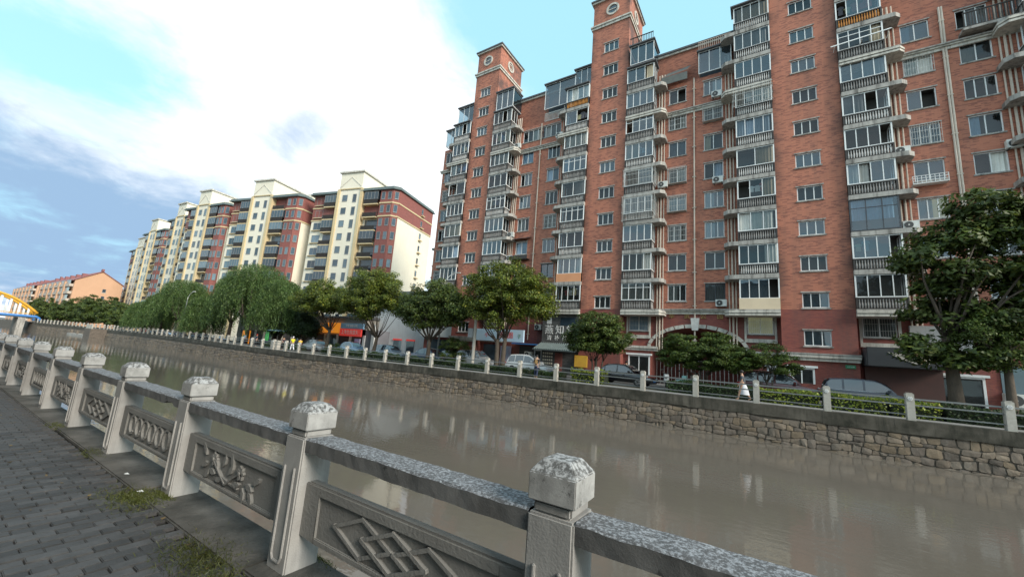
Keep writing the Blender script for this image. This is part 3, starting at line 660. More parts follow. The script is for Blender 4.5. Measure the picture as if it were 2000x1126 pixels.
def balusters(w, side, n, mat_, colr, s, style=0):
    """front run of width w along x (direction s), plus a return of length side; local origin at tower edge, y=0 at tower front"""
    m = MB(); yf = -.26; h = .82
    prof = [(.030, .06), (.048, .2), (.055, .30), (.040, .43), (.026, .54), (.042, .62), (.030, .70)]
    m.c = 0
    for i in range(n):
        x = s*(.10+(w-.18)*(i+.5)/n); m.lathe(x, yf, prof, 6, False)
    ns = int(n*side/w)
    for i in range(ns): m.lathe(s*w, yf+side*(i+.5)/ns, prof, 6, False)
    m.c = 1
    xa, xb = sorted((s*.02, s*(w+.05))); m.box(xa, xb, yf-.06, yf+.06, .70, .80); m.box(xa, xb, yf-.05, yf+.05, 0, .06)
    xa, xb = sorted((s*(w-.05), s*(w+.05))); m.box(xa, xb, yf+.06, yf+side, .70, .80); m.box(xa, xb, yf+.05, yf+side, 0, .06)
    for x in (.05, w): m.box(s*x-.05, s*x+.05, yf-.055, yf+.055, .06, .70)
    return m.mesh('balustrade', [mat_, colr])
def slab_mesh(s, trim=False, width=3.75):
    p_ = [(0.0, -.34), (width-.35, -.34), (width, .02), (width, WY+.02), (0, WY+.02)]
    p2 = [(s*a, b) for a, b in p_]
    if s < 0: p2 = p2[::-1]
    m = MB(); m.prism(p2, -.36, -.02)
    if trim:
        e = [(s*(a*1.015), b-.09 if b < 0 else b) for a, b in p_]
        if s < 0: e = e[::-1]
        m.c = 1; m.prism(e, -.30, -.16); e2 = [(s*(a*1.008), b-.05 if b < 0 else b) for a, b in p_]
        if s < 0: e2 = e2[::-1]
        m.prism(e2, -.52, -.361)
    return m.mesh('balcony', [CONC, CORN])
def glaz_frame(w, s, panes, transom, dark, full=False):
    m = MB(); z0 = .05 if full else .82; z1 = 2.43; yf = -.22; t_ = .055
    X = lambda x: s*x
    def bx(a, b, y0, y1, c, d): a, b = sorted((X(a), X(b))); m.box(a, b, y0, y1, c, d)
    for i in range(panes+1):
        x = .03+(w-.03)*i/panes; k = .09 if i in (0, panes) else t_; x = min(max(x, k/2), w-k/2+.03); bx(x-k/2, x+k/2, yf-.03, yf+.03, z0, z1)
    bx(.06, w, yf-.025, yf+.025, z0, z0+.07); bx(.06, w, yf-.025, yf+.025, z1-.07, z1)
    if transom: zt_ = z0+(z1-z0)*.72; bx(.06, w, yf-.02, yf+.02, zt_-.025, zt_+.025)
    for y in (yf+.6, WY-.05): bx(w-.03, w+.03, y-.025, y+.025, z0, z1)
    bx(w-.027, w+.027, yf+.03, WY, z0, z0+.07); bx(w-.027, w+.027, yf+.03, WY, z1-.07, z1)
    m.c = 1
    a, b = sorted((X(.02), X(w-.04))); m.face([(a, WY-.06, 0), (b, WY-.06, 0), (b, WY-.06, z1), (a, WY-.06, z1)]); m.face([(a, yf, z1-.001), (b, yf, z1-.001), (b, WY, z1-.001), (a, WY, z1-.001)])
    return m.mesh('glazing_frame', [DARKF if dark else WHITEF, DARKROOM])
def balcony(x, s, z, w=2.66, kind=None, bal='std', trim=False, k=0, name=None):
    o = put('balcony', cached(('slab', s, trim), lambda: slab_mesh(s, trim)), mbld, (x, 0, z))
    if kind is None: kind = rnd.choice(['w4', 'w4', 'w4', 'w4t', 'w3', 'w3', 'glass', 'w4'])
    dark = kind == 'dark'; full = kind in ('dark', 'full')
    panes = {'w4': 4, 'w4t': 4, 'w3': 3, 'glass': 2, 'dark': 3, 'full': 3}[kind]; tr = kind in ('w4t', 'dark')
    put('glazing_frame', cached(('gf', w, s, panes, tr, dark, full), lambda: glaz_frame(w, s, panes, tr, dark, full)), o)
    z0 = .05 if full else .82; h = 2.43-z0; g = rnd.choice(GL if not dark else GL[1:2])
    pwid = (w-.03)/panes-.05; me = cached(('bp', round(pwid, 2), full, g.name), lambda: pane_mesh(pwid, h-.1).mesh('pane', g))
    skip = rnd.randrange(panes) if rnd.random() < .35 and not dark else -1
    for i in range(panes):
        if i == skip: continue
        put('pane', me, o, (s*(.03+(w-.03)*(i+.5)/panes), -.22+.012*(i % 2), z0+.05))
    sm = cached(('bs', full, s), lambda: MB().face([(0, 0, 0), (0, 1.16, 0), (0, 1.16, h-.12), (0, 0, h-.12)]).mesh('pane', GL[0])); put('pane', sm, o, (s*w, -.19, z0+.06))
    if rnd.random() < .6:
        cw = w*rnd.choice([.25, .3, .45, .9]); put('curtain', cached(('cu', round(cw, 2), 1.5, rnd.randrange(6)), lambda: curtain_mesh(cw, 1.5, len(CACHE))), o, (s*(w/2+rnd.choice([-1, 1])*(w-cw)/2*.9), -.05, .88))
    if bal and not full:
        bm_ = {'std': (BAL, BLACK), 'white': (BALW, BLACK), 'orange': (BALO, BLACK)}.get(bal)
        if bm_: put('balustrade', cached(('bl', s, bal), lambda: balusters(w, WY, 16, bm_[0], bm_[1], s)), o)
        else:
            a, b = sorted((s*0, s*(w+.06))); m = MB(); m.box(a, b, -.32, -.26, -.02, .84)
            a, b = sorted((s*w, s*(w+.06))); m.box(a, b, -.26, WY, -.02, .84); m.obj('balcony_panel', bal, o)
    return o
def cage(x, s, z, w, z0, z1, dep=.75):
    m = MB(); a, b = sorted((s*-.05, s*(w+.25))); y = -.26-dep*.5; n = int((b-a)/.13)
    for i in range(n+1): xx = a+(b-a)*i/n; m.box(xx-.01, xx+.01, y-.01, y+.01, z0, z1)
    for k in range(4): zz = z0+(z1-z0)*k/3; m.box(a, b, y-.014, y+.014, zz-.014, zz+.014)
    for xx in (a, b):
        for j in range(8): yy = y+(WY-y)*j/8; m.box(xx-.01, xx+.01, yy-.01, yy+.01, z0, z1)
        for k in range(4): zz = z0+(z1-z0)*k/3; m.box(xx-.014, xx+.014, y, WY-.02, zz-.014, zz+.014)
    return m.obj('security_cage', GRILLE, None, (0, 0, 0))
TOW = [(-31.75, -28.0), (-15.3, -11.2), (1.08, 5.48), (17.6, 21.8)]
TC = [-30.02, -13.1, 3.25, 19.7]
# walls ------------------------------------------------------------
up = MB(); lowr = MB()
TOP = 38.0; HT = 41.35
for (a, b), c in zip(TOW, TC):
    hs = [(c-.8, c+.8, 7.28+FH*i-.56, 7.28+FH*i+.58) for i in range(11)]
    wall_holes(up, a, b, Z0, TOP, 0, hs)
    lo = [(c-.8, c+.8, 7.28-FH-.56, 7.28-FH+.58)]
    wall_holes(lowr, a, b, 0, Z0, -.02, lo)
    for xx, sgn in ((a, -1), (b, 1)):
        P = [(xx, 0), (xx, WY)] if sgn > 0 else [(xx, WY), (xx, 0)]
        up.face([(P[0][0], P[0][1], Z0), (P[1][0], P[1][1], Z0), (P[1][0], P[1][1], 30), (P[0][0], P[0][1], 30)])
        P = [(xx, -.02), (xx, WY)] if sgn > 0 else [(xx, WY), (xx, -.02)]
        lowr.face([(P[0][0], P[0][1], 0), (P[1][0], P[1][1], 0), (P[1][0], P[1][1], Z0), (P[0][0], P[0][1], Z0)])
        P = [(xx, 0), (xx, 5.2)] if sgn > 0 else [(xx, 5.2), (xx, 0)]
        up.face([(P[0][0], P[0][1], 30), (P[1][0], P[1][1], 30), (P[1][0], P[1][1], TOP), (P[0][0], P[0][1], TOP)])
    up.face([(b, 5.2, 30), (a, 5.2, 30), (a, 5.2, TOP), (b, 5.2, TOP)])
    for i in range(11): window(mbld, c, 0, 7.28+FH*i-.56, 1.6, 1.14, 3, split=False, curtains=False)
    window(mbld, c, -.02, 7.28-FH-.56, 1.6, 1.14, 3, split=False, curtains=False)
    # tower head: cornice, upper box with round windows, top cornice
    m = MB(); m.box(a-.12, b+.12, -.12, 5.32, TOP, TOP+.28); m.box(a-.22, b+.22, -.22, 5.42, TOP+.281, TOP+.46); m.obj('tower_cornice', CORN, mbld)
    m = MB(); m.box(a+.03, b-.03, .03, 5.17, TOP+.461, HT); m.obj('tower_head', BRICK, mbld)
    m = MB(); m.box(a-.16, b+.16, -.16, 5.36, HT, HT+.2); m.obj('tower_top_cornice', CORN, mbld); MB().box(a-.26, b+.26, -.26, 5.46, HT+.2, HT+.38).obj('tower_roof', ROOFD, mbld)
    def ring(cx, cz, y, axis):
        m = MB(); n = 24; gl = MB()
        for i in range(n):
            t0, t1 = 2*math.pi*i/n, 2*math.pi*(i+1)/n; pts = []
            for r_ in (.72, .52):
                for t_ in (t0, t1): pts.append((cx+r_*math.cos(t_), cz+r_*math.sin(t_)))
            P = [pts[0], pts[1], pts[3], pts[2]]
            m.extr(P, y-.10, y+.02) if axis == 0 else m.idx([(y-.02, q[0], q[1]) for q in P]+[(y+.10, q[0], q[1]) for q in P], [(0, 3, 2, 1), (4, 5, 6, 7), (0, 1, 5, 4), (1, 2, 6, 5), (2, 3, 7, 6), (3, 0, 4, 7)])
        if axis == 0: m.box(cx-.52, cx+.52, y-.06, y-.01, cz-.04, cz+.04)
        else:
            for dz in (-.3, .3): m.box(y, y+.06, cx-.42, cx+.42, cz+dz-.05, cz+dz+.05)
            for dy in (-.3, .3): m.box(y+.001, y+.061, cx+dy-.05, cx+dy+.05, cz-.25, cz+.25)
        o = m.obj('round_window', CORN, mbld)
        if axis == 0: MB().face([(cx+.53*math.cos(2*math.pi*i/n), y-.004, cz+.53*math.sin(2*math.pi*i/n)) for i in range(n)]).obj('pane', GL[1], o)
    ring(c, TOP+1.95, .03, 0); ring(2.4, TOP+1.95, b-.03, 1)
# spans between towers -----------------------------------------------
SPANS = [(-31.75, -37.1, -1), None]
PIPEX = [-21.64, -5.06, 11.54]
floors = range(0, 9)
def wincols(i):
    L_, R_ = TOW[i][1], TOW[i+1][0]; return (L_+4.65, R_-4.55)
WW, WH = 1.56, 1.5
GRL = {(1, 0, 2): .0, (1, 0, 3): .28, (1, 0, 4): .28, (1, 1, 6): .3, (1, 0, 6): .0, (2, 0, 6): .0, (2, 0, 4): .0, (0, 1, 0): .0, (0, 1, 3): .0, (2, 0, 0): .3}
RT = {0: 33.4, 1: 33.2, 2: 33.4}
for i in range(3):
    a, b = TOW[i][1], TOW[i+1][0]; hs = []; cs = wincols(i)
    lst = []
    for si, c in enumerate(cs):
        for k in floors:
            z = Z0+FH*k+.88; w_, h_ = WW, WH; sp = False
            if k == 8: continue
            if i == 0 and k == 7: w_ = 2.7; c2 = c+(.5 if si == 0 else -.6)
            elif i == 1 and k == 7 and si == 1: w_ = WW; c2 = c
            else: c2 = c
            hs.append((c2-w_/2, c2+w_/2, z, z+h_)); lst.append((si, k, c2, z, w_, h_))
    for bx_ in (a+1.45, b-1.45):
        pass
    wall_holes(up, a, b, Z0, 29.1, WY, hs)
    wall_holes(lowr, a, b, 0, Z0, WY-.02, [(a+.45, a+2.25, 4.75, 6.15), (b-2.25, b-.45, 4.75, 6.15)]) if i != 1 else None
    for si, k, c2, z, w_, h_ in lst:
        window(mbld, c2, WY, z, w_, h_, 4 if w_ > 2 else rnd.choice([2, 2, 3]), dark=(i == 1 and si == 1 and k == 0) or (i == 0 and si == 1 and k == 1), grille=GRL.get((i, si, k)), lit=(i == 2 and si == 0 and k == 2))
    # bands
    m = MB(); a2, b2 = a+.02, b-.02
    for z0_, nm in ((Z0-.22, 'base_cornice'), (Z0+FH*7-.5, 'upper_cornice')):
        m = MB(); m.box(a2, b2, WY-.14, WY-.001, z0_-.08, z0_+.14); m.box(a2, b2, WY-.26, WY-.001, z0_+.141, z0_+.26); m.c = 1; m.box(a2, b2, WY-.36, WY-.001, z0_+.261, z0_+.36); m.obj(nm, [CORN, CONC], mbld)
    # down pipes
    pp = MB(); x_ = PIPEX[i]
    for dx in ((-.07, .07) if i == 2 else (0,)): pp.tube([(x_+dx, WY-.1, 3.4), (x_+dx, WY-.1, 29.2 if i != 0 else 29.0)], .065, 8)
    for z in range(4, 29, 3): pp.box(x_-.16, x_+.16, WY-.17, WY-.005, z, z+.06)
    pp.obj('drain_pipe', PIPE, mbld)
    for s, e in ((1, a), (-1, b)):
        for dx, r_ in ((2.98, .055), (3.22, .075), (3.48, .05)):
            x_ = e+s*dx; MB().tube([(x_, WY-.1, 3.1), (x_, WY-.1, 30.5)], r_, 7).obj('drain_pipe', PIPE, mbld)
    # upper setback storeys and roof edge
    m = MB(); y = WY+.9
    rt = RT[i]
    up.face([(a, WY, 29.1), (b, WY, 29.1), (b, y+6, 29.1), (a, y+6, 29.1)])
    wall_holes(up, a, b, 29.1, rt, y, [])
    m = MB(); m.box(a, b, y-.2, y+.3, rt, rt+.22); m.c = 1; m.box(a, b, y-.32, y+.35, rt+.221, rt+.42); m.obj('roof_cornice', [CORN, ROOFD], mbld)
bx_main = MB()
SPECIAL = {(1, 1, 0): ('dark', None), (2, 0, 2): ('dark', None)}
for i in range(4):
    for s in (1, -1):
        if i == 3 and s == 1: continue
        e = TOW[i][1] if s == 1 else TOW[i][0]
        nf = 9
        if i == 2 and s == -1: nf = 10
        if i == 2 and s == 1: nf = 11
        for k in range(nf):
            kind = None; bal = rnd.choice(['std', 'std', 'std', 'white']) ; z = Z0+FH*k
            if (i, s) == (2, -1): bal = 'white' if k not in (2, 3) else 'std'
            if (i, s, k) == (2, -1, 0): kind, bal = 'w4', mat('cream_panel', (.80, .64, .45), None, .8, .8)
            if (i, s, k) == (1, -1, 1): kind, bal = 'w4', mat('orange_panel', (.72, .33, .17), None, .8, .8)
            if (i, s, k) == (2, 1, 2): kind = 'dark'
            if (i, s, k) in ((1, -1, 8), (2, 1, 8)): bal = 'orange'
            o = balcony(e, s, z, kind=kind, bal=bal, trim=k in (0, 7), k=k)
            if k == nf-1:
                m = MB(); p_ = [(0, -.5), (2.9, -.5), (2.9, WY), (0, WY)]; p_ = [(s*q, r_) for q, r_ in p_]; p_ = p_ if s > 0 else p_[::-1]; m.prism(p_, 2.46, 2.58); m.obj('canopy', ROOFD, o)
            if (i, s, k) in ((1, 1, 4), (1, 1, 3), (2, -1, 6)):
                c_ = cage(0, s, z, 2.66, .75 if k != 3 else -.02, 2.4, .75 if k != 3 else 1.1); c_.parent = o
for (i, s, k, kind) in ():
    pass
# penthouse rooms by the towers
def glassroom(x0, x1, y0, y1, z0, z1, panes, rail=True):
    o = MB(); 
    for j in range(panes+1): xx = x0+(x1-x0)*j/panes; o.box(xx-.03, xx+.03, y0-.03, y0+.03, z0, z1)
    o.box(x0, x1, y0-.025, y0+.025, z0, z0+.06); o.box(x0, x1, y0-.025, y0+.025, z1-.06, z1); o.c = 1; o.box(x0-.15, x1+.15, y0-.25, y1, z1, z1+.14); o.face([(x0, y1-.02, z0), (x1, y1-.02, z0), (x1, y1-.02, z1), (x0, y1-.02, z1)])
    for xx in (x0, x1): o.c = 0; o.box(xx-.03, xx+.03, y0+.03, y1, z0, z0+.06); o.box(xx-.03, xx+.03, y0+.03, y1, z1-.06, z1)
    o = o.obj('roof_conservatory', [WHITEF, ROOFD], mbld)
    for j in range(panes): MB().face([(x0+(x1-x0)*j/panes+.03, y0, z0+.06), (x0+(x1-x0)*(j+1)/panes-.03, y0, z0+.06), (x0+(x1-x0)*(j+1)/panes-.03, y0, z1-.06), (x0+(x1-x0)*j/panes+.03, y0, z1-.06)]).obj('pane', GL[1], o)
    for xx in (x0, x1): MB().face([(xx, y0, z0+.06), (xx, y1, z0+.06), (xx, y1, z1-.06), (xx, y0, z1-.06)]).obj('pane', GL[0], o)
    return o
def picket(x0, x1, y, z0, h, mat_, nm='terrace_railing', step=.16, rings=False):
    m = MB(); n = int((x1-x0)/step)
    for j in range(n+1): xx = x0+(x1-x0)*j/n; m.box(xx-.025, xx+.025, y-.02, y+.02, z0, z0+h)
    m.box(x0-.04, x1+.04, y-.04, y+.04, z0+h, z0+h+.07); m.box(x0, x1, y-.03, y+.03, z0, z0+.05); return m.obj(nm, mat_, mbld)
glassroom(-21.4, -17.6, WY-.1, WY+.9, 30.7, 33.9, 2); picket(-21.3, -17.6, WY-.05, 29.15, .95, GRILLE)
glassroom(-17.5, -15.35, WY-.2, WY+.9, 31.9, 34.4, 3); 
glassroom(-4.6, -1.9, WY-.3, WY+.9, 29.3, 31.6, 3); picket(-4.6, -1.9, WY-.2, 31.75, 1.0, mat('terrace_paint', (.70, .52, .42), None, 3, .8))
glassroom(-10.9, -8.6, WY-1.2, WY+.9, 31.9, 34.0, 3); picket(-11.0, -8.7, WY-1.15, 34.16, .9, BLACK)
glassroom(-27.9, -25.4, WY-1.1, WY+.9, 31.9, 34.3, 3)
picket(12.4, 15.0, .2, 26.5, 1.1, BLACK, 'lattice_balcony', .13); MB().box(12.3, 15.1, .15, WY, 26.3, 26.48).obj('lattice_shelf', CONC, mbld)
# odds and ends hung on the facade
LAUN = [mat('laundry_%d' % i, c, tuple(v*.8 for v in c), 5, .9) for i, c in enumerate([(.7, .7, .68), (.15, .25, .5), (.5, .12, .12), (.12, .12, .14), (.55, .5, .3), (.3, .45, .5)])]
def garment(w_, h_, m_): return cached(('gm', w_, h_, m_.name), lambda: MB().extr([(-w_/2, 0), (w_/2, 0), (w_/2*.9, h_*.7), (w_*.75, h_*.62), (w_*.7, h_*.85), (w_*.15, h_), (-w_*.15, h_), (-w_*.7, h_*.85), (-w_*.75, h_*.62), (-w_/2*.9, h_*.7)], -.02, .02).mesh('garment', m_, fix=True))
for bo_ in [c_ for c_ in mbld.children if c_.name.startswith('balcony')]:
    if rnd.random() < .32:
        s_ = 1 if bo_.location.x in [t_[1] for t_ in TOW] or any(abs(bo_.location.x-t_[1]) < .01 for t_ in TOW) else -1
        for q in range(rnd.randrange(2, 6)): put('garment', garment(rnd.choice([.3, .4]), rnd.choice([.55, .8]), rnd.choice(LAUN)), bo_, (s_*(.4+q*.42), .15, 1.45))
rk_ = MB()
for j in range(4): rk_.tube([(5.0, -.95-.0*j+.12*j, 27.05+.10*j), (8.5, -.95+.12*j, 27.25+.10*j)], .025, 6)
for x_ in (5.2, 6.8, 8.3): rk_.box(x_-.02, x_+.02, -.95, -.3, 26.98, 27.02)
rk_.obj('drying_rack', SIGNW, mbld)
pk_ = MB(); zb_ = 15.55
for j in range(4): pk_.box(9.1, 10.9, WY-.55, WY-.53, zb_+j*.18, zb_+j*.18+.03)
for j in range(9): pk_.box(9.1+j*.22, 9.13+j*.22, WY-.56, WY-.535, zb_, zb_+.56)
pk_.box(9.1, 10.9, WY-.55, WY-.02, zb_-.03, zb_); pk_.box(9.1, 9.13, WY-.53, WY-.02, zb_+.5, zb_+.54); pk_.box(10.87, 10.9, WY-.53, WY-.02, zb_+.5, zb_+.54); pk_.obj('planter_rack', SIGNW, mbld)
pa_ = MB(); pa_.box(-24.4, -22.1, WY-.7, WY-.02, 12.35, 12.41); pa_.box(-24.4, -22.1, WY-.7, WY-.67, 12.41, 12.8); pa_.obj('planter_rack', BLACK, mbld); MB().idx([(-24.4, WY-.7, 14.75), (-22.1, WY-.7, 14.75), (-22.1, WY-.02, 15.05), (-24.4, WY-.02, 15.05)], [(0, 1, 2, 3)]).obj('rain_hood', DARKF, mbld)
# dark tarpaulin terrace
tm = MB(); tm.idx([(-8.0, WY-.5, 29.9), (-5.6, WY-.5, 30.1), (-5.4, WY+.5, 31.2), (-7.6, WY+.5, 31.0)], [(0, 1, 2, 3)]); tm.box(-8.0, -5.6, WY-.5, WY-.46, 29.1, 29.9); tm.obj('tarpaulin', mat('tarpaulin_grey', (.16, .17, .15), (.09, .09, .09), 2, .7), mbld)
# left end of the building -------------------------------------------
LX = -37.1
hsl = [(-36.75, -35.45, Z0+FH*k+.88, Z0+FH*k+2.38) for k in range(8)]
wall_holes(up, LX, -31.75, Z0, 29.1, WY, hsl); wall_holes(lowr, LX, -31.75, 0, Z0, WY-.02, [])
for k in range(8): window(mbld, -36.1, WY, Z0+FH*k+.88, 1.3, 1.5, 2, grille=.0 if k in (1, 5) else None)
up.face([(LX, 14, Z0), (LX, WY, Z0), (LX, WY, 29.1), (LX, 14, 29.1)]); lowr.face([(LX, 14, 0), (LX, WY-.02, 0), (LX, WY-.02, Z0), (LX, 14, Z0)])
up.face([(LX, WY, 29.1), (-31.75, WY, 29.1), (-31.75, 14, 29.1), (LX, 14, 29.1)])
for z0_, nm in ((Z0-.22, 'base_cornice'), (Z0+FH*7-.5, 'upper_cornice')):
    m = MB(); m.box(LX-.2, -31.77, WY-.14, WY-.001, z0_-.08, z0_+.14); m.box(LX-.3, -31.77, WY-.26, WY-.001, z0_+.141, z0_+.30); m.obj(nm, CORN, mbld)
glassroom(-36.9, -35.2, WY-.1, WY+1.6, 29.6, 31.9, 2); glassroom(-34.6, -31.9, WY-.6, WY+1.2, 31.95, 34.4, 3)
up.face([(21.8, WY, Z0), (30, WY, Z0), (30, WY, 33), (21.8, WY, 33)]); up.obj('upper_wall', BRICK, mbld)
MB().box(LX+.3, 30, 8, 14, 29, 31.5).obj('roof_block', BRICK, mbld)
# base between the middle towers: great arch -------------------------
a, b = TOW[1][1], TOW[2][0]; AX, AR, AZ, AH = -5.03, 3.75, 3.15, 1.95
def arch_z(x, r=AR, h=AH): q = (x-AX)/r; return AZ+h*math.sqrt(max(0, 1-q*q)) if abs(q) <= 1 else 0
wall_holes(lowr, a, AX-AR, 0, Z0, WY-.02, [(a+.45, a+2.25, 4.75, 6.15)]); wall_holes(lowr, AX+AR, b, 0, Z0, WY-.02, [(b-2.25, b-.45, 4.75, 6.15)])
n = 28
for i in range(n):
    x0, x1 = AX-AR+2*AR*i/n, AX-AR+2*AR*(i+1)/n; za, zb = arch_z(x0+1e-6), arch_z(x1-1e-6)
    lowr.face([(x0, WY-.02, za), (x1, WY-.02, zb), (x1, WY-.02, Z0), (x0, WY-.02, Z0)]); lowr.face([(x0, WY-.02, za), (x0, WY+6, za), (x1, WY+6, zb), (x1, WY-.02, zb)])
for xx in (AX-AR, AX+AR): lowr.face([(xx, WY-.02, 0), (xx, WY+6, 0), (xx, WY+6, AZ), (xx, WY-.02, AZ)])
lowr.face([(AX-AR, WY+6, 0), (AX+AR, WY+6, 0), (AX+AR, WY+6, AZ+AH), (AX-AR, WY+6, AZ+AH)])
lowr.face([(21.8, WY-.02, 0), (30, WY-.02, 0), (30, WY-.02, Z0), (21.8, WY-.02, Z0)])
lowr.obj('base_wall', BRICKB, mbld)
for i in range(14):                            # voussoirs of the arch, each its own block
    t0, t1 = math.pi*i/14+.012, math.pi*(i+1)/14-.012; P = []
    for r_, h_, ts in ((AR+.02, AH+.02, (t0, t1)), (AR+.30, AH+.34, (t1, t0))):
        for t_ in ts: P.append((AX+r_*math.cos(t_), AZ+h_*math.sin(t_)))
    MB().extr(P[::-1], WY-.12, WY-.021).obj('voussoir', CORN, mbld, fix=True)
MB().extr([(AX-.34, 5.95), (AX-.24, 4.9), (AX+.24, 4.9), (AX+.34, 5.95)], WY-.26, WY-.021).obj('keystone', mat('keystone_stone', (.74, .72, .68), (.5, .48, .45), 6, .85, streak=.4), mbld, fix=True)
for i, ch in enumerate('华武公园'): text(ch, .52, TXTG, mbld, (-6.95+i*1.28, WY-.08, 6.12-.04*0), extrude=.03)
gt = MB()
for i in range(22): xx = AX-3.6+i*.33; gt.box(xx-.02, xx+.02, WY+2, WY+2.04, 0, 2.4)
gt.box(AX-3.7, AX+3.7, WY+1.99, WY+2.05, 2.3, 2.38); gt.box(AX-3.7, AX+3.7, WY+1.99, WY+2.05, .3, .38); gt.obj('gate', GRILLE, mbld)
# mezzanine windows, lower cornices, doors
for i in range(3):
    a, b = TOW[i][1], TOW[i+1][0]
    for s, c in ((0, a+1.35), (1, b-1.35)):
        if i == 0 and s == 1: continue
        window(mbld, c, WY-.02, 4.75, 1.8, 1.4, 2, grille=.05, lit=(i == 1 and s == 1))
        m = MB(); m.box(c-1.1, c+1.1, WY-.16, WY-.021, 4.05, 4.35); m.box(c-1.1, c-.95, WY-.10, WY-.021, 4.36, 6.2); m.box(c+.95, c+1.1, WY-.10, WY-.021, 4.36, 6.2); m.obj('window_apron', CORN, mbld)
    for x0, x1 in ((a+.02, a+3.1), (b-3.1, b-.02)):
        m = MB(); m.box(x0, x1, WY-.18, WY-.021, 2.95, 3.15); m.box(x0, x1, WY-.28, WY-.021, 3.151, 3.36); m.obj('lower_cornice', CORN, mbld)
for a, b in TOW:
    m = MB(); m.box(a-.04, b+.04, -.2, -.021, 2.85, 3.08); m.box(a-.08, b+.08, -.3, -.021, 3.081, 3.3); m.c = 1; m.box(a-.1, b+.1, -.34, -.021, 3.301, 3.4); m.obj('lower_cornice', [CORN, CONC], mbld)
def door(c, y, w, h, z=.1, dark=False, nm='door'):
    m = MB(); t_ = .12; m.box(c-w/2-t_, c-w/2, y-.1, y+.02, z, z+h+t_); m.box(c+w/2, c+w/2+t_, y-.1, y+.02, z, z+h+t_); m.box(c-w/2, c+w/2, y-.1, y+.02, z+h, z+h+t_); m.box(c-w/2-.3, c+w/2+.3, y-.22, y-.02, z+h+t_+.001, z+h+t_+.16)
    m.box(c-.04, c+.04, y-.06, y, z, z+h); m.c = 1; m.face([(c-w/2, y-.004, z), (c+w/2, y-.004, z), (c+w/2, y-.004, z+h), (c-w/2, y-.004, z+h)])
    o = m.obj(nm, [WHITEF, DARKROOM], mbld)
    for s in (-1, 1): MB().face([(c+min(0, s)*w/2+.05, y-.03, z+.1), (c+max(0, s)*w/2-.05, y-.03, z+.1), (c+max(0, s)*w/2-.05, y-.03, z+h-.1), (c+min(0, s)*w/2+.05, y-.03, z+h-.1)]).obj('pane', GL[2], o)
    return o
door(-9.75, WY-.02, 1.7, 2.3); door(10.2, WY-.02, 2.4, 2.2); door(2.2, -.02, 1.3, 1.0, 1.2, nm='basement_window'); door(-19.9, WY-.02, 1.4, 2.2); door(-2.2+3, WY-.02, 1.2, 2.0)
tgp = tag(MB().box(-9.0, -8.55, 0, .03, 3.0, 3.25).obj('address_plate', GREENP, None, (0, D+WY-.09, 0)), 'small green address plate on brick beside the white framed doorway', 'sign')
text('205', .16, TXTW, tgp, (-8.77, -.005, 3.12), extrude=.004)
pl2 = tag(MB().box(4.7, 5.25, 0, .03, 2.45, 2.7).obj('address_plate', GREENP, None, (0, D-.08, 0)), 'small green address plate left of the black awning', 'sign')
text('117-129', .12, TXTW, pl2, (4.975, -.005, 2.57), extrude=.004)
# ------------------------------------------------------------------ cream and red apartment blocks further along the bank (local +x = left along the front, +y = out towards the river)
CWF = mat('cream_window_frame', (.30, .30, .30), (.2, .2, .2), 5, .5); CGL = [mat('far_pane_a', (.05, .08, .11), (.03, .045, .06), .5, .06, spec=.8, rand=.5), mat('far_pane_b', (.13, .19, .23), (.05, .08, .1), .5, .08, spec=.8, rand=.5)]
def cwin(w, h, panes, gi, d=.06):
    m = MB(); t_ = .06
    m.box(-w/2, w/2, -.02, d, -.10, -.001); m.box(-w/2, -w/2+t_, 0, d, 0, h); m.box(w/2-t_, w/2, 0, d, 0, h); m.box(-w/2+t_, w/2-t_, 0, d, h-t_, h); m.box(-w/2+t_, w/2-t_, 0, d, 0, t_)
    for i in range(1, panes): x = -w/2+w*i/panes; m.box(x-.03, x+.03, 0, d*.9, t_, h-t_)
    me = m.mesh('window', CWF); pn = MB().face([(w/2-t_, .02, t_), (-w/2+t_, .02, t_), (-w/2+t_, .02, h-t_), (w/2-t_, .02, h-t_)]).mesh('pane', CGL[gi]); return me, pn
def cwindow(par, x, y, z, w, h, panes=2):
    gi = rnd.randrange(2); me, pn = cached(('cw', w, h, panes, gi), lambda: cwin(w, h, panes, gi)); o = put('window', me, par, (x, y, z)); put('pane', pn, o); return o
def cbalc(w, dep):
    m = MB(); m.box(-w/2, w/2, 0, dep, -.22, 0); a = m.mesh('balcony', OCHRE)
    m = MB(); n = int(w/.14)
    m.box(-w/2, w/2, dep-.06, dep-.01, .85, .93)
    for i in range(n+1): x = -w/2+w*i/n; m.box(x-.02, x+.02, dep-.05, dep-.02, 0, .85)
    for s in (-1, 1): m.box(s*w/2-.03, s*w/2+.03, 0, dep-.06, .85, .93)
    m.box(-w/2+.04, w/2-.04, dep-.09, dep-.065, .05, .8)
    b = m.mesh('railing', BLACK)
    m = MB(); t_ = .06; z0, z1 = .93, 2.56
    for i in range(5): x = -w/2+w*i/4; x = min(max(x, -w/2+t_/2), w/2-t_/2); m.box(x-t_/2, x+t_/2, dep-.07, dep-.01, z0, z1)
    m.box(-w/2, w/2, dep-.06, dep-.02, z1-.08, z1); m.box(-w/2, w/2, dep-.055, dep-.025, 1.0, 1.04)
    m.c = 1; m.face([(w/2, dep-.04, z0), (-w/2, dep-.04, z0), (-w/2, dep-.04, z1), (w/2, dep-.04, z1)]); 
    for s in (-1, 1): m.face([(s*w/2, 0, z0), (s*w/2, dep-.04, z0), (s*w/2, dep-.04, z1), (s*w/2, 0, z1)])
    return a, b, [m.mesh('glazing', [CWF, g_]) for g_ in CGL]
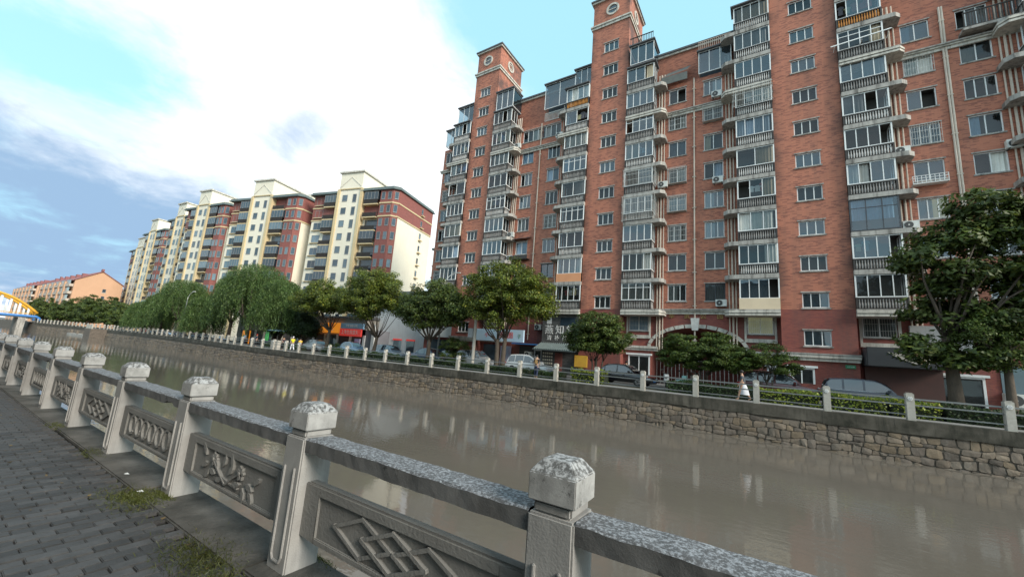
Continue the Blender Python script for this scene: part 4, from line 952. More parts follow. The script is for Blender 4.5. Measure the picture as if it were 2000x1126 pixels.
def cbalcony(par, x, y, z, w, dep=.9, glazed=True):
    a, b, c = cached(('cb', w, dep), lambda: cbalc(w, dep)); o = put('balcony', a, par, (x, y, z)); put('railing', b, o)
    if glazed: put('glazing', rnd.choice(c), o)
    else: MB().face([(w/2-.1, .02, .1), (-w/2+.1, .02, .1), (-w/2+.1, .02, 2.4), (w/2-.1, .02, 2.4)]).obj('glazed_door', CGL[0], o)
    return o
def block(loc, theta, label, width=22., nf=11, zb=2.0, dep=13.0, head=True, side_det=False):
    o = empty('apartment_block', (loc[0], loc[1], 0), math.pi+RAD(theta)); tag(o, label, 'building', 'cream and red apartment blocks along the bank')
    ZE = zb+FH*nf; ZR = zb+FH*(nf-2)        # eave, red band start
    w1 = MB(); w1.box(0, width, -dep, 0, 0, ZR); w1.obj('wall', CREAM, o)
    MB().box(-.04, width+.04, -dep-.04, .04, ZR+.001, ZE).obj('upper_wall', REDC, o)
    k = width/22.
    MB().prism([(0, .05), (-.05, .05), (-.05, 0.05), (0, .05)][:3] if False else [(-.06, 0), (4.0*k, 0), (4.0*k, .9), (1.0, .9)][::1], 0, ZE-.002).obj('red_bay', REDC, o, fix=True)
    m = MB(); m.box(9*k, 14.3*k, 0, 1.0, 0, ZE+.6); m.obj('tower_wall', CREAM, o)
    for x in (8.35, 14.3): MB().box(x*k, (x+.65)*k, 0, 1.25, 0, ZE+.7).obj('pilaster', OCHRE, o)
    for zz in (ZR, ZR+FH): 
        MB().box(-.12, 8.3*k, -.05, .12, zz-.12, zz+.16).obj('string_course', OCHRE, o); MB().box(15*k, width+.12, -.05, .12, zz-.12, zz+.16).obj('string_course', OCHRE, o); MB().box(-.13, -.041, -dep, -.05, zz-.12, zz+.16).obj('string_course', OCHRE, o)
        MB().prism([(-.16, .02), (4.1*k, .02), (4.1*k, 1.0), (.95, 1.0)], zz-.12, zz+.16).obj('bay_string', OCHRE, o, fix=True)
    # eaves and roof
    m = MB(); m.prism([(-.4, -dep-.4), (8.9*k, -dep-.4), (8.9*k, 1.25), (.75, 1.3), (-.4, .35)], ZE, ZE+.2); m.prism([(-.2, -dep-.2), (8.6*k, -dep-.2), (8.6*k, 1.1), (.8, 1.2), (-.2, .3)], ZE+.251, ZE+.6); m.prism([(14.5*k, -dep-.4), (width+.4, -dep-.4), (width+.4, 1.0), (14.5*k, 1.0)], ZE, ZE+.2); m.prism([(14.7*k, -dep-.2), (width+.2, -dep-.2), (width+.2, .8), (14.7*k, .8)], ZE+.251, ZE+.6)
    m.obj('roof', SLATE, o, fix=True)
    if head:
        HZ = ZE+.72
        h_ = MB().box(8.8*k, 14.6*k, -9.5, 1.1, HZ, HZ+3.6).obj('stair_head', CREAM, o); MB().box(8.5*k, 14.9*k, -9.8, 1.4, HZ+3.601, HZ+3.95).obj('coping', CORN, h_)
        MB().box(8.7*k, 14.7*k, -9.6, 1.2, HZ-.1, HZ+.12).obj('band', OCHRE, h_)
        m = MB()
        for s in (-1, 1):
            cx = 11.7*k; bar(m, (cx+s*2.6*k, HZ+.5), (cx, HZ+2.6), .14, 1.1, 1.16)
        m.obj('gable_moulding', CORN, h_, fix=True)
        t2 = MB().box(9.4*k, 11.6*k, -12.6, -9.9, HZ-.6, HZ+4.6).obj('water_tank', CREAM, o); MB().box(9.1*k, 11.9*k, -12.8, -9.85, HZ+4.601, HZ+4.9).obj('lid', CORN, t2)
        for xx in (3, 6.2, 17.5): MB().tube([(xx*k, -3, ZE+.5), (xx*k, -3, ZE+1.5)], [.3, .3], 10).obj('roof_cowl', SLATE, o)
    for f in range(0, nf):
        z = zb+FH*f
        if z < 3: continue
        cwindow(o, 1.75*k, .9, z+.85, .85, 1.5, 1); cwindow(o, 3.3*k, .9, z+.85, .85, 1.5, 1)
        o2 = cwindow(o, .42, .46, z+.85, .75, 1.5, 1); o2.rotation_euler = (0, 0, RAD(40)); o2.location = (.40, .47, z+.85)
        cbalcony(o, 6.2*k, .0, z, 3.4*k, 1.1, glazed=rnd.random() < .8)
        cwindow(o, 10.4*k, 1.0, z+.6, .95, 1.75, 1); cwindow(o, 12.9*k, 1.0, z+.9, 1.3, 1.35, 1)
        cbalcony(o, 16.9*k, 0, z, 3.0*k, .9, glazed=rnd.random() < .8); cwindow(o, 20.2*k, 0, z+.75, 2.1*k, 1.6, 2)
        m = cached(('shelf', round(k, 2)), lambda: MB().box(-1.3*k, 1.3*k, 0, .35, -.12, 0).mesh('window_ledge', OCHRE)); put('window_ledge', m, o, (20.2*k, 0, z+.62))
        if side_det:
            if f >= 2:
                q = cwindow(o, 0, -8, z+1.0, .6, 1.1, 1); q.location = (-.05, -8.6, z+1.0); q.rotation_euler = (0, 0, RAD(90))
                MB().box(-.55, -.045, -9.1, -8.1, z+.4, z+.55).obj('side_ledge', OCHRE, o)
    return o
B1 = block((-61.5, 50.4), 14, 'cream block with red corner bay nearest the brick building, gable end showing', side_det=True)
B2 = block((-85.7, 44.3), 14, 'second cream block from the brick building, red bay beside pale gable end')
B3 = block((-110.3, 39.7), 9, 'third cream block from the brick building, rising behind the willows', width=18)
B4 = block((-129.5, 40.2), 4, 'fourth cream block from the brick building with a small roof box', width=18)
B5 = block((-160, 42.5), 2, 'fifth cream block, narrow red and cream front above far willows', width=20, nf=11)
B6 = block((-190, 48), 0, 'farthest cream block at the left end of the row', width=30, nf=11, zb=1.0)
bh = empty('rear_apartment_block', (-64, 72, 0)); tag(bh, 'sliver of a tan block seen between the cream gable and the brick building', 'building')
MB().box(-8, 8, 0, 10, 0, 27).obj('wall', CREAM, bh); MB().box(-8.4, 8.4, -.4, 10.4, 27, 27.5).obj('roof', SLATE, bh)
for f in range(8):
    for x in (-5, -2, 1, 4, 6.5):
        q = cwindow(bh, x, 0, 2+3*f+.8, 1.3, 1.4, 2); q.location.y = -.02; q.rotation_euler = (0, 0, math.pi)
    MB().box(-8.1, 8.1, -.12, -.001, 1.6+3*f, 1.9+3*f).obj('string_course', REDC, bh)
# ------------------------------------------------------------------ peach walk-up blocks
def peach(loc, ln, label):
    o = empty('peach_apartment_block', loc); tag(o, label, 'building', 'peach walk-up blocks near the bridge')
    H = 16.5; dp = 12.5; R_ = 4.2
    MB().box(-ln, 0, 0, dp, 0, H).obj('wall', PEACH, o)
    MB().idx([(0, 0, H), (0, dp, H), (0, dp/2, H+R_)], [(0, 1, 2)]).obj('gable', PEACH, o)
    m = MB(); m.idx([(-ln-.5, -.6, H-.15), (.35, -.6, H-.15), (.35, dp/2, H+R_+.15), (-ln-.5, dp/2, H+R_+.15), (.35, dp+.6, H-.15), (-ln-.5, dp+.6, H-.15), (-ln-.5, -.6, H-.4), (.35, -.6, H-.4), (.35, dp/2, H+R_-.12), (.35, dp+.6, H-.4)], [(0, 1, 2, 3), (3, 2, 4, 5), (0, 6, 7, 1), (1, 7, 8, 2), (2, 8, 9, 4)]); r = m.obj('roof', RTILE, o)
    MB().box(-1.2, .5, dp/2-.3, dp/2+.3, H+R_, H+R_+.9).obj('ridge_ornament', RTILE, r)
    n = int(ln/9)
    for i in range(n): MB().box(-i*9-6.5, -i*9-4.5, 2.2, 3.6, H+1.0, H+3.0).obj('dormer', RTILE, r)
    for f in range(6):
        z = .8+2.65*f
        for i in range(n):
            x0 = -i*9-1.0
            MB().box(x0-6.4, x0, -1.0, -.001, z, z+.95).obj('balcony', PEACHB, o)
            q = cwindow(o, 0, 0, z+.95, 6.2, 1.4, 4); q.location = (x0-3.2, -.75, z+.96); q.rotation_euler = (0, 0, math.pi)
        if f < 5:
            q = cwindow(o, 0, 0, 0, .95, 1.2, 1); q.location = (.02, dp*.62, z+1.8); q.rotation_euler = (0, 0, -math.pi/2)
            MB().box(.001, .05, dp*.62-.75, dp*.62+.75, z+1.55, z+1.69).obj('window_surround', CORN, o)
    for i in range(n): MB().box(-i*9-9.6, -i*9-7.5, -1.15, -.001, 0, H-.5).obj('stair_bay', PEACH, o)
    return o
peach((-205, 32, 0), 58, 'peach five-storey block with red tiled gable roof near the bridge')
peach((-270, 31.5, 0), 56, 'second peach block with red roof receding behind the bridge')
peach((-212, 52, 0), 40, 'peach block peeking out behind the first peach gable')
# ------------------------------------------------------------------ yellow arch bridge
br = empty('arch_bridge', (-212, 13.5, 0)); tag(br, 'yellow steel arch footbridge with blue deck edge crossing the river', 'bridge')
MB().box(-5, 5, -14, 12.5, 1.9, 2.35).obj('deck', CONC, br)
for s in (-1, 1):
    MB().tube([(s*5.1, -14, 2.5), (s*5.1, 12.2, 2.5), (s*5.1, 12.9, 2.0), (s*5.1, 13.0, 1.2)], .42, 10).obj('blue_edge_pipe', BLUEP, br)
    for off in (-.45, .45): MB().tube([(s*4.4+off, -12.3+24.6*i/24, 3.6+6.2*(1-((i-12)/12)**2)) for i in range(25)], .38, 8).obj('arch_rib', YELLOWP, br, smooth=True)
    for i in range(2, 23, 2): y = -12.3+24.6*i/24; MB().box(s*4.4-.22, s*4.4+.22, y-.25, y+.25, 2.3, 3.6+6.2*(1-((i-12)/12)**2)-.2).obj('hanger', SIGNW, br)
    m = MB()
    for i in range(60): y = -13.8+26*i/60; m.box(s*4.9-.03, s*4.9+.03, y-.03, y+.03, 2.35, 3.4)
    m.box(s*4.9-.05, s*4.9+.05, -14, 12.4, 3.4, 3.5); m.obj('parapet', YELLOWP, br)
for y in (-9.5, 9.3): MB().box(-5, 5, y-.8, y+.8, ZW-1, 1.9).obj('pier', CONC, br)
# ------------------------------------------------------------------ low white house and shop row
wh = empty('white_house', (-45, 38, 0)); tag(wh, 'low white house with grey gabled roof behind the trees', 'house')
MB().box(-7, 7, 0, 8, 0, 7.6).obj('wall', mat('white_render', (.72, .74, .76), (.58, .6, .62), .6, .9, streak=.1), wh)
MB().idx([(-7.5, -.5, 7.5), (7.5, -.5, 7.5), (7.5, 4, 10.2), (-7.5, 4, 10.2), (7.5, 8.5, 7.5), (-7.5, 8.5, 7.5), (-7.5, -.5, 7.3), (7.5, -.5, 7.3)], [(0, 1, 2, 3), (3, 2, 4, 5), (0, 6, 7, 1), (1, 7, 4, 2), (0, 3, 5, 6)]).obj('roof', ROOFD, wh)
MB().box(-7.01, 7.01, -.06, -.002, 7.1, 7.32).obj('fascia', SIGNW, wh)
MB().box(-4.3, .2, -2, -.003, 0, 3.6).obj('grey_lean_to', mat('grey_shutter', (.22, .22, .24), (.17, .17, .19), 1, .7), wh); MB().box(-.9, -.3, -2.2, -2.003, 0, 4.4).obj('pillar', SIGNW, wh)
for x, w_ in ((2.0, 1.5), (4.6, 1.4)): door_o = MB().box(x-w_/2, x+w_/2, -.08, -.003, .1, 2.5).obj('door', CGL[1], wh); MB().box(x-w_/2-.15, x+w_/2+.15, -.12, -.081, 2.5, 2.7).obj('lintel', REDS, door_o)
sh = empty('shop_row', (-60, 36, 0)); tag(sh, 'row of low shops with open dark fronts behind the plaza trees', 'building')
MB().box(-26, 12.5, 0, 7, 0, 5.2).obj('wall', mat('shop_wall', (.40, .37, .33), (.3, .28, .25), 1, .9), sh); MB().box(-26.3, 12.8, -.3, 7.2, 5.2, 5.5).obj('roof', ROOFD, sh)
for i in range(12):
    x = -24.5+i*3.1; m = MB(); m.box(x, x+2.6, -.04, -.003, .05, 2.7); f_ = m.obj('shop_front', DARKROOM if i % 3 else CGL[1], sh); MB().box(x+2.62, x+3.05, -.15, -.003, 0, 2.8).obj('shop_pier', SIGNW if i % 2 else CREAM, sh)
def signboard(x0, x1, z0, z1, y, m_, label, rows=(), nm='shop_sign', group=None):
    o = MB().box(x0, x1, 0, .25, z0, z1).obj(nm, m_, None, (0, y, 0)); tag(o, label, 'sign')
    for s_, size, tm_, fx, fz in rows: text(s_, size, tm_, o, (x0+(x1-x0)*fx, -.008, z0+(z1-z0)*fz), extrude=.006)
    return o
s1 = signboard(-60.0, -52.9, 2.95, 4.45, 35.6, ORANGE, 'orange shop signboard with red and white lettering', [('福', 1.0, TXTR, .22, .62), ('餐饮小吃', .36, TXTW, .26, .2), ('鲜', .8, TXTR, .72, .7), ('特色美食', .3, TXTW, .68, .3)])
s2 = signboard(-52.8, -47.9, 2.6, 3.65, 35.5, REDS, 'red shop signboard with pale lettering beside the orange one', [('上海生煎馒头', .66, TXTW, .48, .5)])
s3 = signboard(-52.8, -47.6, 3.68, 4.45, 35.55, BLUES, 'blue signboard with white lettering above the red shop sign', [('早餐 面馆 小吃', .42, TXTW, .5, .5)])
s4 = signboard(-63.5, -60.2, 2.9, 4.6, 35.4, mat('sign_violet', (.42, .40, .68), (.25, .35, .6), .8, .5), 'violet and blue shop sign left of the orange signboard')
for q_ in range(3): MB().extr([(-62.9+q_*.95+.36*math.cos(j*math.pi/6), 3.75+.05*q_+.5*math.sin(j*math.pi/6)) for j in range(12)], -.03, -.002).obj('pale_motif', (TXTW, BLUES, TXTW)[q_], s4, fix=True)
wl = mat('sign_lit_white', (.9, .9, .9), None, 1, .5, emis=(1, 1, 1, 1.6))
signboard(-71.5, -68.2, 2.9, 4.3, 34.6, wl, 'glowing white shop sign, left one of the pair under the willow')
s5 = signboard(-66.8, -62.2, 3.2, 4.3, 34.5, wl, 'glowing white shop sign with a red top strip'); MB().box(-66.2, -63.2, -.05, .2, 4.31, 4.75).obj('top_strip', REDS, s5)
tag(MB().box(-49.2, -48.0, 0, .12, .3, 2.3).obj('poster', mat('poster_purple', (.45, .2, .6), (.7, .65, .75), 1.3, .5), None, (0, 35.6, 0)), 'purple and white poster panel under the red shop sign', 'poster')
# signs on the brick building
signboard(-37.4, -31.9, 3.2, 4.5, D+.5, SIGNW, 'blank white fascia board over the shop at the brick building corner')
s6 = signboard(-27.9, -21.6, 3.05, 4.35, D-.1, mat('sign_paleblue', (.62, .74, .84), (.40, .62, .80), .7, .5), 'pale blue shop signboard with red lettering behind the forked tree', [('大', .75, TXTR, .56, .5), ('圈', .75, TXTR, .74, .5), ('小', .6, TXTR, .24, .5), ('子', .5, GREENP, .92, .45)])
tag(MB().box(-25.0, -23.6, 0, .08, .3, 2.6).obj('poster', mat('poster_sea', (.25, .5, .68), (.6, .3, .35), 1.2, .5), None, (0, D+WY-.2, 0)), 'blue and pink picture poster under the pale blue shop sign', 'poster')
MB().box(-22.6, -20.6, WY-.06, WY-.022, .1, 2.7).obj('shop_front', DARKROOM, mbld); MB().box(-27.5, -25.4, WY-.06, WY-.022, .1, 2.7).obj('shop_front', CGL[0], mbld); MB().box(-36.5, -32.6, WY-.06, WY-.022, .1, 2.9).obj('shop_front', CGL[0], mbld)
cn = tag(MB().box(-22.9, -19.3, 0, 1.3, 2.85, 2.95).obj('flat_canopy', BLUEP, None, (0, D-.3, 0)), 'thin blue flat canopy over the shop beside the black sign wall', 'canopy')
# black tea-house front under the second balcony column
th = empty('black_sign_wall', (-17.4, D+.05, 0)); tag(th, 'dark grey brick sign wall with white characters above a small tiled awning', 'sign')
MB().box(-2.05, 2.05, 0, .9, 3.1, 6.05).obj('board', BRICKG, th); MB().box(-2.05, 2.05, .2, .9, 0, 3.05).obj('lower_front', BRICKG, th)
MB().box(.0, 1.8, -.03, -.004, 4.95, 5.75).obj('dark_window', CGL[0], th); MB().box(-1.55, -1.0, -.03, -.004, 5.1, 5.75).obj('seal', SIGNW, th)
for i, ch in enumerate('燕知堂'): text(ch, 1.0, TXTW, th, (-1.25+i*1.2, -.02, 4.45), extrude=.02, name='large_character')
for i, ch in enumerate('清补养'): text(ch, .55, TXTW, th, (-1.2+i*.85, -.02, 3.65), extrude=.02, name='small_character')
aw = MB(); aw.idx([(-2.3, -1.3, 2.45), (2.3, -1.3, 2.45), (2.1, .2, 3.2), (-2.1, .2, 3.2), (-2.3, -1.3, 2.35), (2.3, -1.3, 2.35), (2.1, .2, 3.05), (-2.1, .2, 3.05)], [(0, 1, 2, 3), (4, 7, 6, 5), (0, 4, 5, 1), (1, 5, 6, 2), (3, 7, 4, 0)]); awo = aw.obj('tiled_awning', SLATE, th)
for i in range(19):
    x = -2.2+i*.245; MB().tube([(x, -1.33, 2.47), (x*.93, .18, 3.23)], .055, 6).obj('roof_tile', SLATE, awo)
for i in range(5):
    for j in range(5): MB().box(-1.9+j*.24, -1.75+j*.24, .15, .199, .7+i*.33, .88+i*.33).obj('wall_plaque', CREAM, th)
MB().box(-.5, .3, .14, .199, 0, 2.2).obj('door', REDC, th); tag(MB().box(-15.6, -14.3, 0, .1, 1.0, 2.1).obj('poster', mat('poster_yellow', (.75, .45, .05), (.6, .3, .05), 1.5, .5), None, (0, D-.2, 0)), 'yellow orange poster on the wall left of the round tree', 'poster')
# black awning with bird logo under the balconies right of the third tower
ba = empty('black_awning', (7.3, D-.1, 0)); tag(ba, 'black boxy awning with pale wing logo over the dark shopfront', 'awning')
MB().box(-1.6, 2.4, -1.1, .9, 2.7, 3.95).obj('box', mat('awning_black', (.03, .033, .04), (.05, .055, .06), 1, .55), ba, bevel=.03)
MB().extr([(-.6, 3.65), (-.2, 3.6), (.5, 3.55), (.75, 3.5), (.8, 2.95), (.45, 3.05), (0, 3.25), (-.4, 3.5)], -1.13, -1.101).obj('wing_logo', CORN, ba, fix=True)
for i, (x, z, r) in enumerate(((.8, 3.45, .2), (1.05, 3.3, .22), (.95, 3.15, .18), (1.25, 3.15, .16))): MB().extr([(x+r*math.cos(j*math.pi/4), z+r*math.sin(j*math.pi/4)) for j in range(8)], -1.14-.004*i, -1.101).obj('logo_spot', mat('logo_tan%d' % (i % 2), ((.62, .40, .22), (.75, .66, .5))[i % 2], None, 3, .6), ba, fix=True)
MB().box(-1.5, 2.3, .6, .85, .05, 2.69).obj('dark_front', mat('dark_red_wood', (.09, .035, .03), (.06, .03, .025), 2, .6), ba)
# grey shop wall at the right
MB().box(8.3, 11.2, WY-.25, WY-.03, 3.3, 5.6).obj('grey_panel', mat('grey_panel_board', (.42, .42, .42), (.34, .34, .34), 1.2, .8, streak=.15), mbld)
MB().box(12.2, 15, WY-.08, WY-.022, .6, 3.2).obj('shop_front', CGL[1], mbld)
# ------------------------------------------------------------------ air conditioners, each its own thing
acm = MB(); acm.box(-.42, .42, -.16, .16, 0, .58); ACB = acm.mesh('casing', ACW, bevel=.015)
fm = MB(); fm.tube([(-.12, -.185, .29), (-.12, -.161, .29)], .235, 20)
for a in range(3): pass
FAN = fm.mesh('fan_grille', ACD); hub = MB(); hub.tube([(-.12, -.2, .29), (-.12, -.186, .29)], .05, 10); HUB = hub.mesh('fan_hub', ACW)
brk = MB(); brk.box(-.34, -.28, -.18, .3, -.05, -.001); brk.box(.28, .34, -.18, .3, -.05, -.001); BRK = brk.mesh('bracket', BLACK)
def ac(x, y, z, label, rz=0, sc=1.0):
    o = empty('air_conditioner', (x, y, z), rz); o.scale = (sc,)*3; tag(o, label, 'air conditioner', 'outdoor air conditioner units'); put('casing', ACB, o); f_ = put('fan_grille', FAN, o); put('fan_hub', HUB, f_); put('bracket', BRK, o)
Y = D+WY
ac(-15.85, D-.05, 18.2, 'air conditioner at the left edge of the middle stair tower, halfway up')
ac(-7.75, D+.55, 18.3, 'air conditioner on the ledge right of the middle tower, above the caged balconies')
ac(-3.1, D+.5, 26.3, 'air conditioner on the balcony ledge just above the upper cornice in the middle bay')
ac(-3.0, Y-.25, 6.95, 'air conditioner below the dark window left of the cream balcony panel')
ac(8.75, D+.35, 12.25, 'air conditioner beside the dark-framed glass balcony near the large right tree')
ac(14.1, Y-.25, 17.3, 'air conditioner under a window at the right edge of the photo')
ac(8.7, D+.4, 17.85, 'air conditioner on the ledge of the right-hand balcony column, above the tree')
ac(-19.0, D+.5, 26.3, 'air conditioner on the ledge of the balcony column left of the middle tower')
ac(-24.6, D+.5, 15.1, 'air conditioner on the ledge right of the left tower, above the forked tree')
ac(-24.5, D+.5, 12.3, 'air conditioner just above the crown of the forked tree, right of the left tower')
ac(-24.6, D+.5, 26.3, 'topmost air conditioner on the ledges right of the left tower')
ac(-21.0, D+.2, 1.55, 'air conditioner beside the shop under the blue canopy')
ac(-36.5, D+.6, 6.9, 'air conditioner low at the left corner of the brick building')
ac(12.7, Y-.3, .8, 'large air conditioner standing at the right edge beside the big tree', sc=1.35)
ac(-20.3, Y-.25, 4.5, 'air conditioner left of the black sign wall')
ac(-3.1, D+.5, 17.9, 'air conditioner beside the caged window left of the white balcony column')
# ------------------------------------------------------------------ vegetation
def np_mesh(name, V, F, m_):
    me = bpy.data.meshes.new(name); nv, nf = len(V), len(F); k = F.shape[1]
    me.vertices.add(nv); me.vertices.foreach_set('co', V.astype(np.float32).ravel()); me.loops.add(nf*k); me.loops.foreach_set('vertex_index', F.astype(np.int32).ravel())
    me.polygons.add(nf); me.polygons.foreach_set('loop_start', np.arange(0, nf*k, k, dtype=np.int32)); me.polygons.foreach_set('loop_total', np.full(nf, k, dtype=np.int32))
    me.materials.append(m_); me.update(calc_edges=True); return me
def leaf_quads(R, C, Nn, size, asp=.5, tang=None):
    n = len(C); Nn = Nn/np.linalg.norm(Nn, axis=1, keepdims=True)
    T = R.normal(size=(n, 3)) if tang is None else tang
    T = T-(T*Nn).sum(1, keepdims=True)*Nn; T /= np.linalg.norm(T, axis=1, keepdims=True)+1e-9; B = np.cross(Nn, T)
    s = (size*R.uniform(.65, 1.35, n))[:, None]; fold = Nn*s*.18
    V = np.stack([C+T*s, C+B*s*asp+T*s*.1-fold, C-T*s*.85, C-B*s*asp+T*s*.1-fold], 1).reshape(-1, 3)
    return V, np.arange(4*n).reshape(n, 4)
def in_ell(R, n, shell=.45):
    d = R.normal(size=(n, 3)); d /= np.linalg.norm(d, axis=1, keepdims=True); r = (shell**3+(1-shell**3)*R.random(n))**(1/3); return d*r[:, None]
def crown(R, clumps, nsub, nleaf, subr, size, m_, asp=.5, flat=.6, up=.8, name='crown'):
    Cs = []; Ns = []; subs = []
    vol = np.array([c[3]*c[4]*c[5] for c in clumps])**(2/3); w_ = vol/vol.sum()
    for c, k in zip(clumps, w_):
        ns = max(3, int(nsub*k)); S = in_ell(R, ns, .5)*np.array(c[3:6])+np.array(c[:3]); subs.append(S)
        for s in S:
            nl = int(nleaf*R.uniform(.5, 1.4)); sr = subr*R.uniform(.6, 1.3)
            O = in_ell(R, nl, .2)*np.array([sr, sr, sr*flat]); Cs.append(s+O)
            Ns.append(O/sr*.9+np.array([0, 0, up])+R.normal(size=(nl, 3))*.55+(s-np.array(c[:3]))/max(c[3:6])*.5)
    C = np.concatenate(Cs); V, F = leaf_quads(R, C, np.concatenate(Ns), size, asp); return np_mesh(name, V, F, m_), np.concatenate(subs)
def tree(x, y, z, label, clumps, leafm, nsub=90, nleaf=90, subr=.55, size=.12, trunks=((0, 0, .16, 2.2),), asp=.5, seed=1, group=None, nm='street_tree', cat='tree', nbr=16, flat=.6, lean=0.):
    R = np.random.default_rng(seed); rr = random.Random(seed); o = empty(nm, (x, y, z)); tag(o, label, cat, group)
    me, subs = crown(R, clumps, nsub, nleaf, subr, size, leafm, asp, flat); put('crown', me, o)
    t_ = MB(); forks = []
    for tx, ty, tr, th in trunks:
        lx, ly = rr.uniform(-.15, .15)+lean, rr.uniform(-.15, .15); t_.tube([(tx, ty, -.1), (tx*1.05+lx*.2, ty, th*.35), (tx*1.15+lx*.6, ty+ly*.6, th*.7), (tx*1.3+lx, ty+ly, th)], [tr*1.35, tr*1.05, tr*.9, tr*.78], 9); forks.append((Vector((tx*1.3+lx, ty+ly, th)), tr))
    for i in range(nbr):
        s = Vector(subs[rr.randrange(len(subs))]); f, tr = min(forks, key=lambda q: (q[0]-s).length+rr.random()); d = s-f
        m1 = f+d*.35+Vector((0, 0, -.12*d.length*rr.random()+.05)); m2 = f+d*.7+Vector((rr.uniform(-.2, .2), rr.uniform(-.2, .2), 0)); r0 = tr*rr.uniform(.2, .42)
        t_.tube([f-Vector((0, 0, .25)), m1, m2, s], [r0, r0*.7, r0*.42, r0*.15], 6)
    t_.obj('trunk', BARK, o, smooth=True); return o
tree(8.0, 28.9, 0, 'big dark glossy-leaved tree at the right edge covering the balconies',
     [(1.7, 0, 10.6, 1.5, 1.3, 1.2), (.6, 0, 9.2, 1.6, 1.5, 1.1), (3.6, 0, 9.6, 1.8, 1.5, 1.5), (-.9, -.2, 8.3, 1.0, 1.2, .55), (.6, 0, 7.4, 1.6, 1.6, .7), (3.2, 0, 7.2, 1.9, 1.6, 1.1), (-1.5, 0, 8.0, .5, .6, .3), (-.2, .3, 5.6, 1.5, 1.5, .7), (2.2, .2, 5.2, 1.8, 1.6, .9), (4.6, 0, 5.6, 1.5, 1.5, 1.2), (-1.1, -.1, 3.5, 1.1, 1.1, .7), (.4, -.2, 3.3, 1.3, 1.2, .7), (5.2, 0, 8.0, 1.3, 1.4, 1.5), (-.2, .2, 6.6, 1.2, 1.2, .4)],
     LEAF_MAG, nsub=440, nleaf=80, subr=.6, size=.15, trunks=((-.05, 0, .26, 4.2),), asp=.42, seed=3, nm='magnolia_tree', nbr=30, flat=.62)
tree(9.55, 28.3, 0, 'smaller fine-leaved tree in front of the big dark tree at the right edge',
     [(-.6, 0, 4.6, 1.2, 1.0, .9), (.3, 0, 4.0, 1.2, 1.0, .8), (-.2, 0, 3.2, 1.0, .9, .5)], LEAF_MAPLE, nsub=110, nleaf=130, subr=.38, size=.055, trunks=((0, 0, .17, 3.0),), seed=5, nbr=14)
tree(-3.7, 29.9, 0, 'wide low fine-leaved tree spreading in front of the arch', [(-.6, 0, 3.1, 2.0, 1.3, 1.1), (-1.5, 0, 2.5, 1.3, 1.2, .8), (.8, 0, 3.0, 1.7, 1.3, 1.05), (2.0, 0, 2.4, 1.0, 1.1, .8), (0, -.3, 2.2, 2.0, 1.2, .6)],
     LEAF_MAPLE, nsub=280, nleaf=150, subr=.42, size=.065, trunks=((0, 0, .07, 1.5), (.2, .1, .06, 1.5), (-.2, 0, .06, 1.4), (.4, -.1, .05, 1.5), (-.4, .1, .05, 1.4)), seed=7, nbr=30, flat=.4, nm='spreading_tree')
tree(.1, 30.0, 0, 'smaller shrubby tree beside the spreading one, above the dark red car', [(-.2, 0, 2.8, 1.3, 1.1, .8), (.9, 0, 2.3, .9, .9, .6), (-.9, 0, 2.2, .8, .9, .6)], LEAF_MAPLE, nsub=100, nleaf=120, subr=.38, size=.06, trunks=((0, 0, .06, 1.3), (.25, 0, .05, 1.3), (-.2, 0, .05, 1.2)), seed=8, nbr=16, flat=.45, nm='spreading_tree')
tree(-11.3, 30.4, 0, 'round multi-stemmed tree beside the black sedan', [(0, 0, 4.3, 2.0, 1.8, 1.5), (-1.4, 0, 3.5, 1.3, 1.3, 1.1), (1.4, 0, 3.6, 1.4, 1.3, 1.2), (0, 0, 3.0, 2.0, 1.6, .7)],
     LEAF_DARK, nsub=260, nleaf=120, subr=.45, size=.09, trunks=((0, 0, .08, 1.9), (.3, .1, .07, 1.9), (-.3, 0, .07, 1.8), (-.1, .2, .06, 1.9)), seed=11, nbr=26)
G = 'street trees behind the far railing'
def camphor(x, y, label, top, rx, seed, sp=None, leaf=None, zlow=2.9, th=2.6, dx=0., dn=(300, 165, .11)):
    cz = (top+zlow)/2; h = (top-zlow)/2
    cl = [(dx, 0, cz+h*.35, rx*.62, rx*.5, h*.62), (dx-rx*.5, .2, cz, rx*.5, rx*.45, h*.6), (dx+rx*.52, -.2, cz-.1, rx*.48, rx*.45, h*.62), (dx-rx*.1, -.6, cz-h*.4, rx*.55, rx*.4, h*.45), (dx+rx*.15, .7, cz, rx*.55, rx*.5, h*.6), (dx-rx*.75, 0, cz-h*.35, rx*.28, rx*.3, h*.3), (dx+rx*.78, 0, cz-h*.3, rx*.26, rx*.3, h*.35)]
    return tree(x, y, 0, label, cl, leaf or LEAF_CAM, nsub=dn[0], nleaf=dn[1], subr=.8, size=dn[2], trunks=sp or ((0, 0, .22, th),), seed=seed, group=G, nbr=22)
camphor(-21.0, 31.0, 'tallest yellow-green forked tree in front of the left stair tower', 11.2, 4.9, 21, sp=((-.25, 0, .24, 3.0), (.3, .1, .22, 3.2)), zlow=3.4)
camphor(-30.2, 31.0, 'bushy green tree beside the curved street lamp', 9.3, 4.6, 22, leaf=LEAF_DARK, zlow=3.3)
camphor(-39.0, 31.0, 'round tree in front of the white house, beside the grey lean-to', 11.4, 5.3, 23, dx=-1.5, zlow=4.0)
camphor(-48.8, 31.2, 'broad tree in front of the orange shop sign', 9.9, 6.0, 24, dx=-2.0, zlow=4.6, th=3.2)
for i, (x, y, t_) in enumerate(((-60.5, 31, 6.5), (-57, 32.5, 6.0))): camphor(x, y, ('small dark tree under the right edge of the willow', 'small dark tree beside the violet shop sign')[i], t_, 2.6, 40+i, leaf=LEAF_HDK, zlow=1.6, th=1.4)
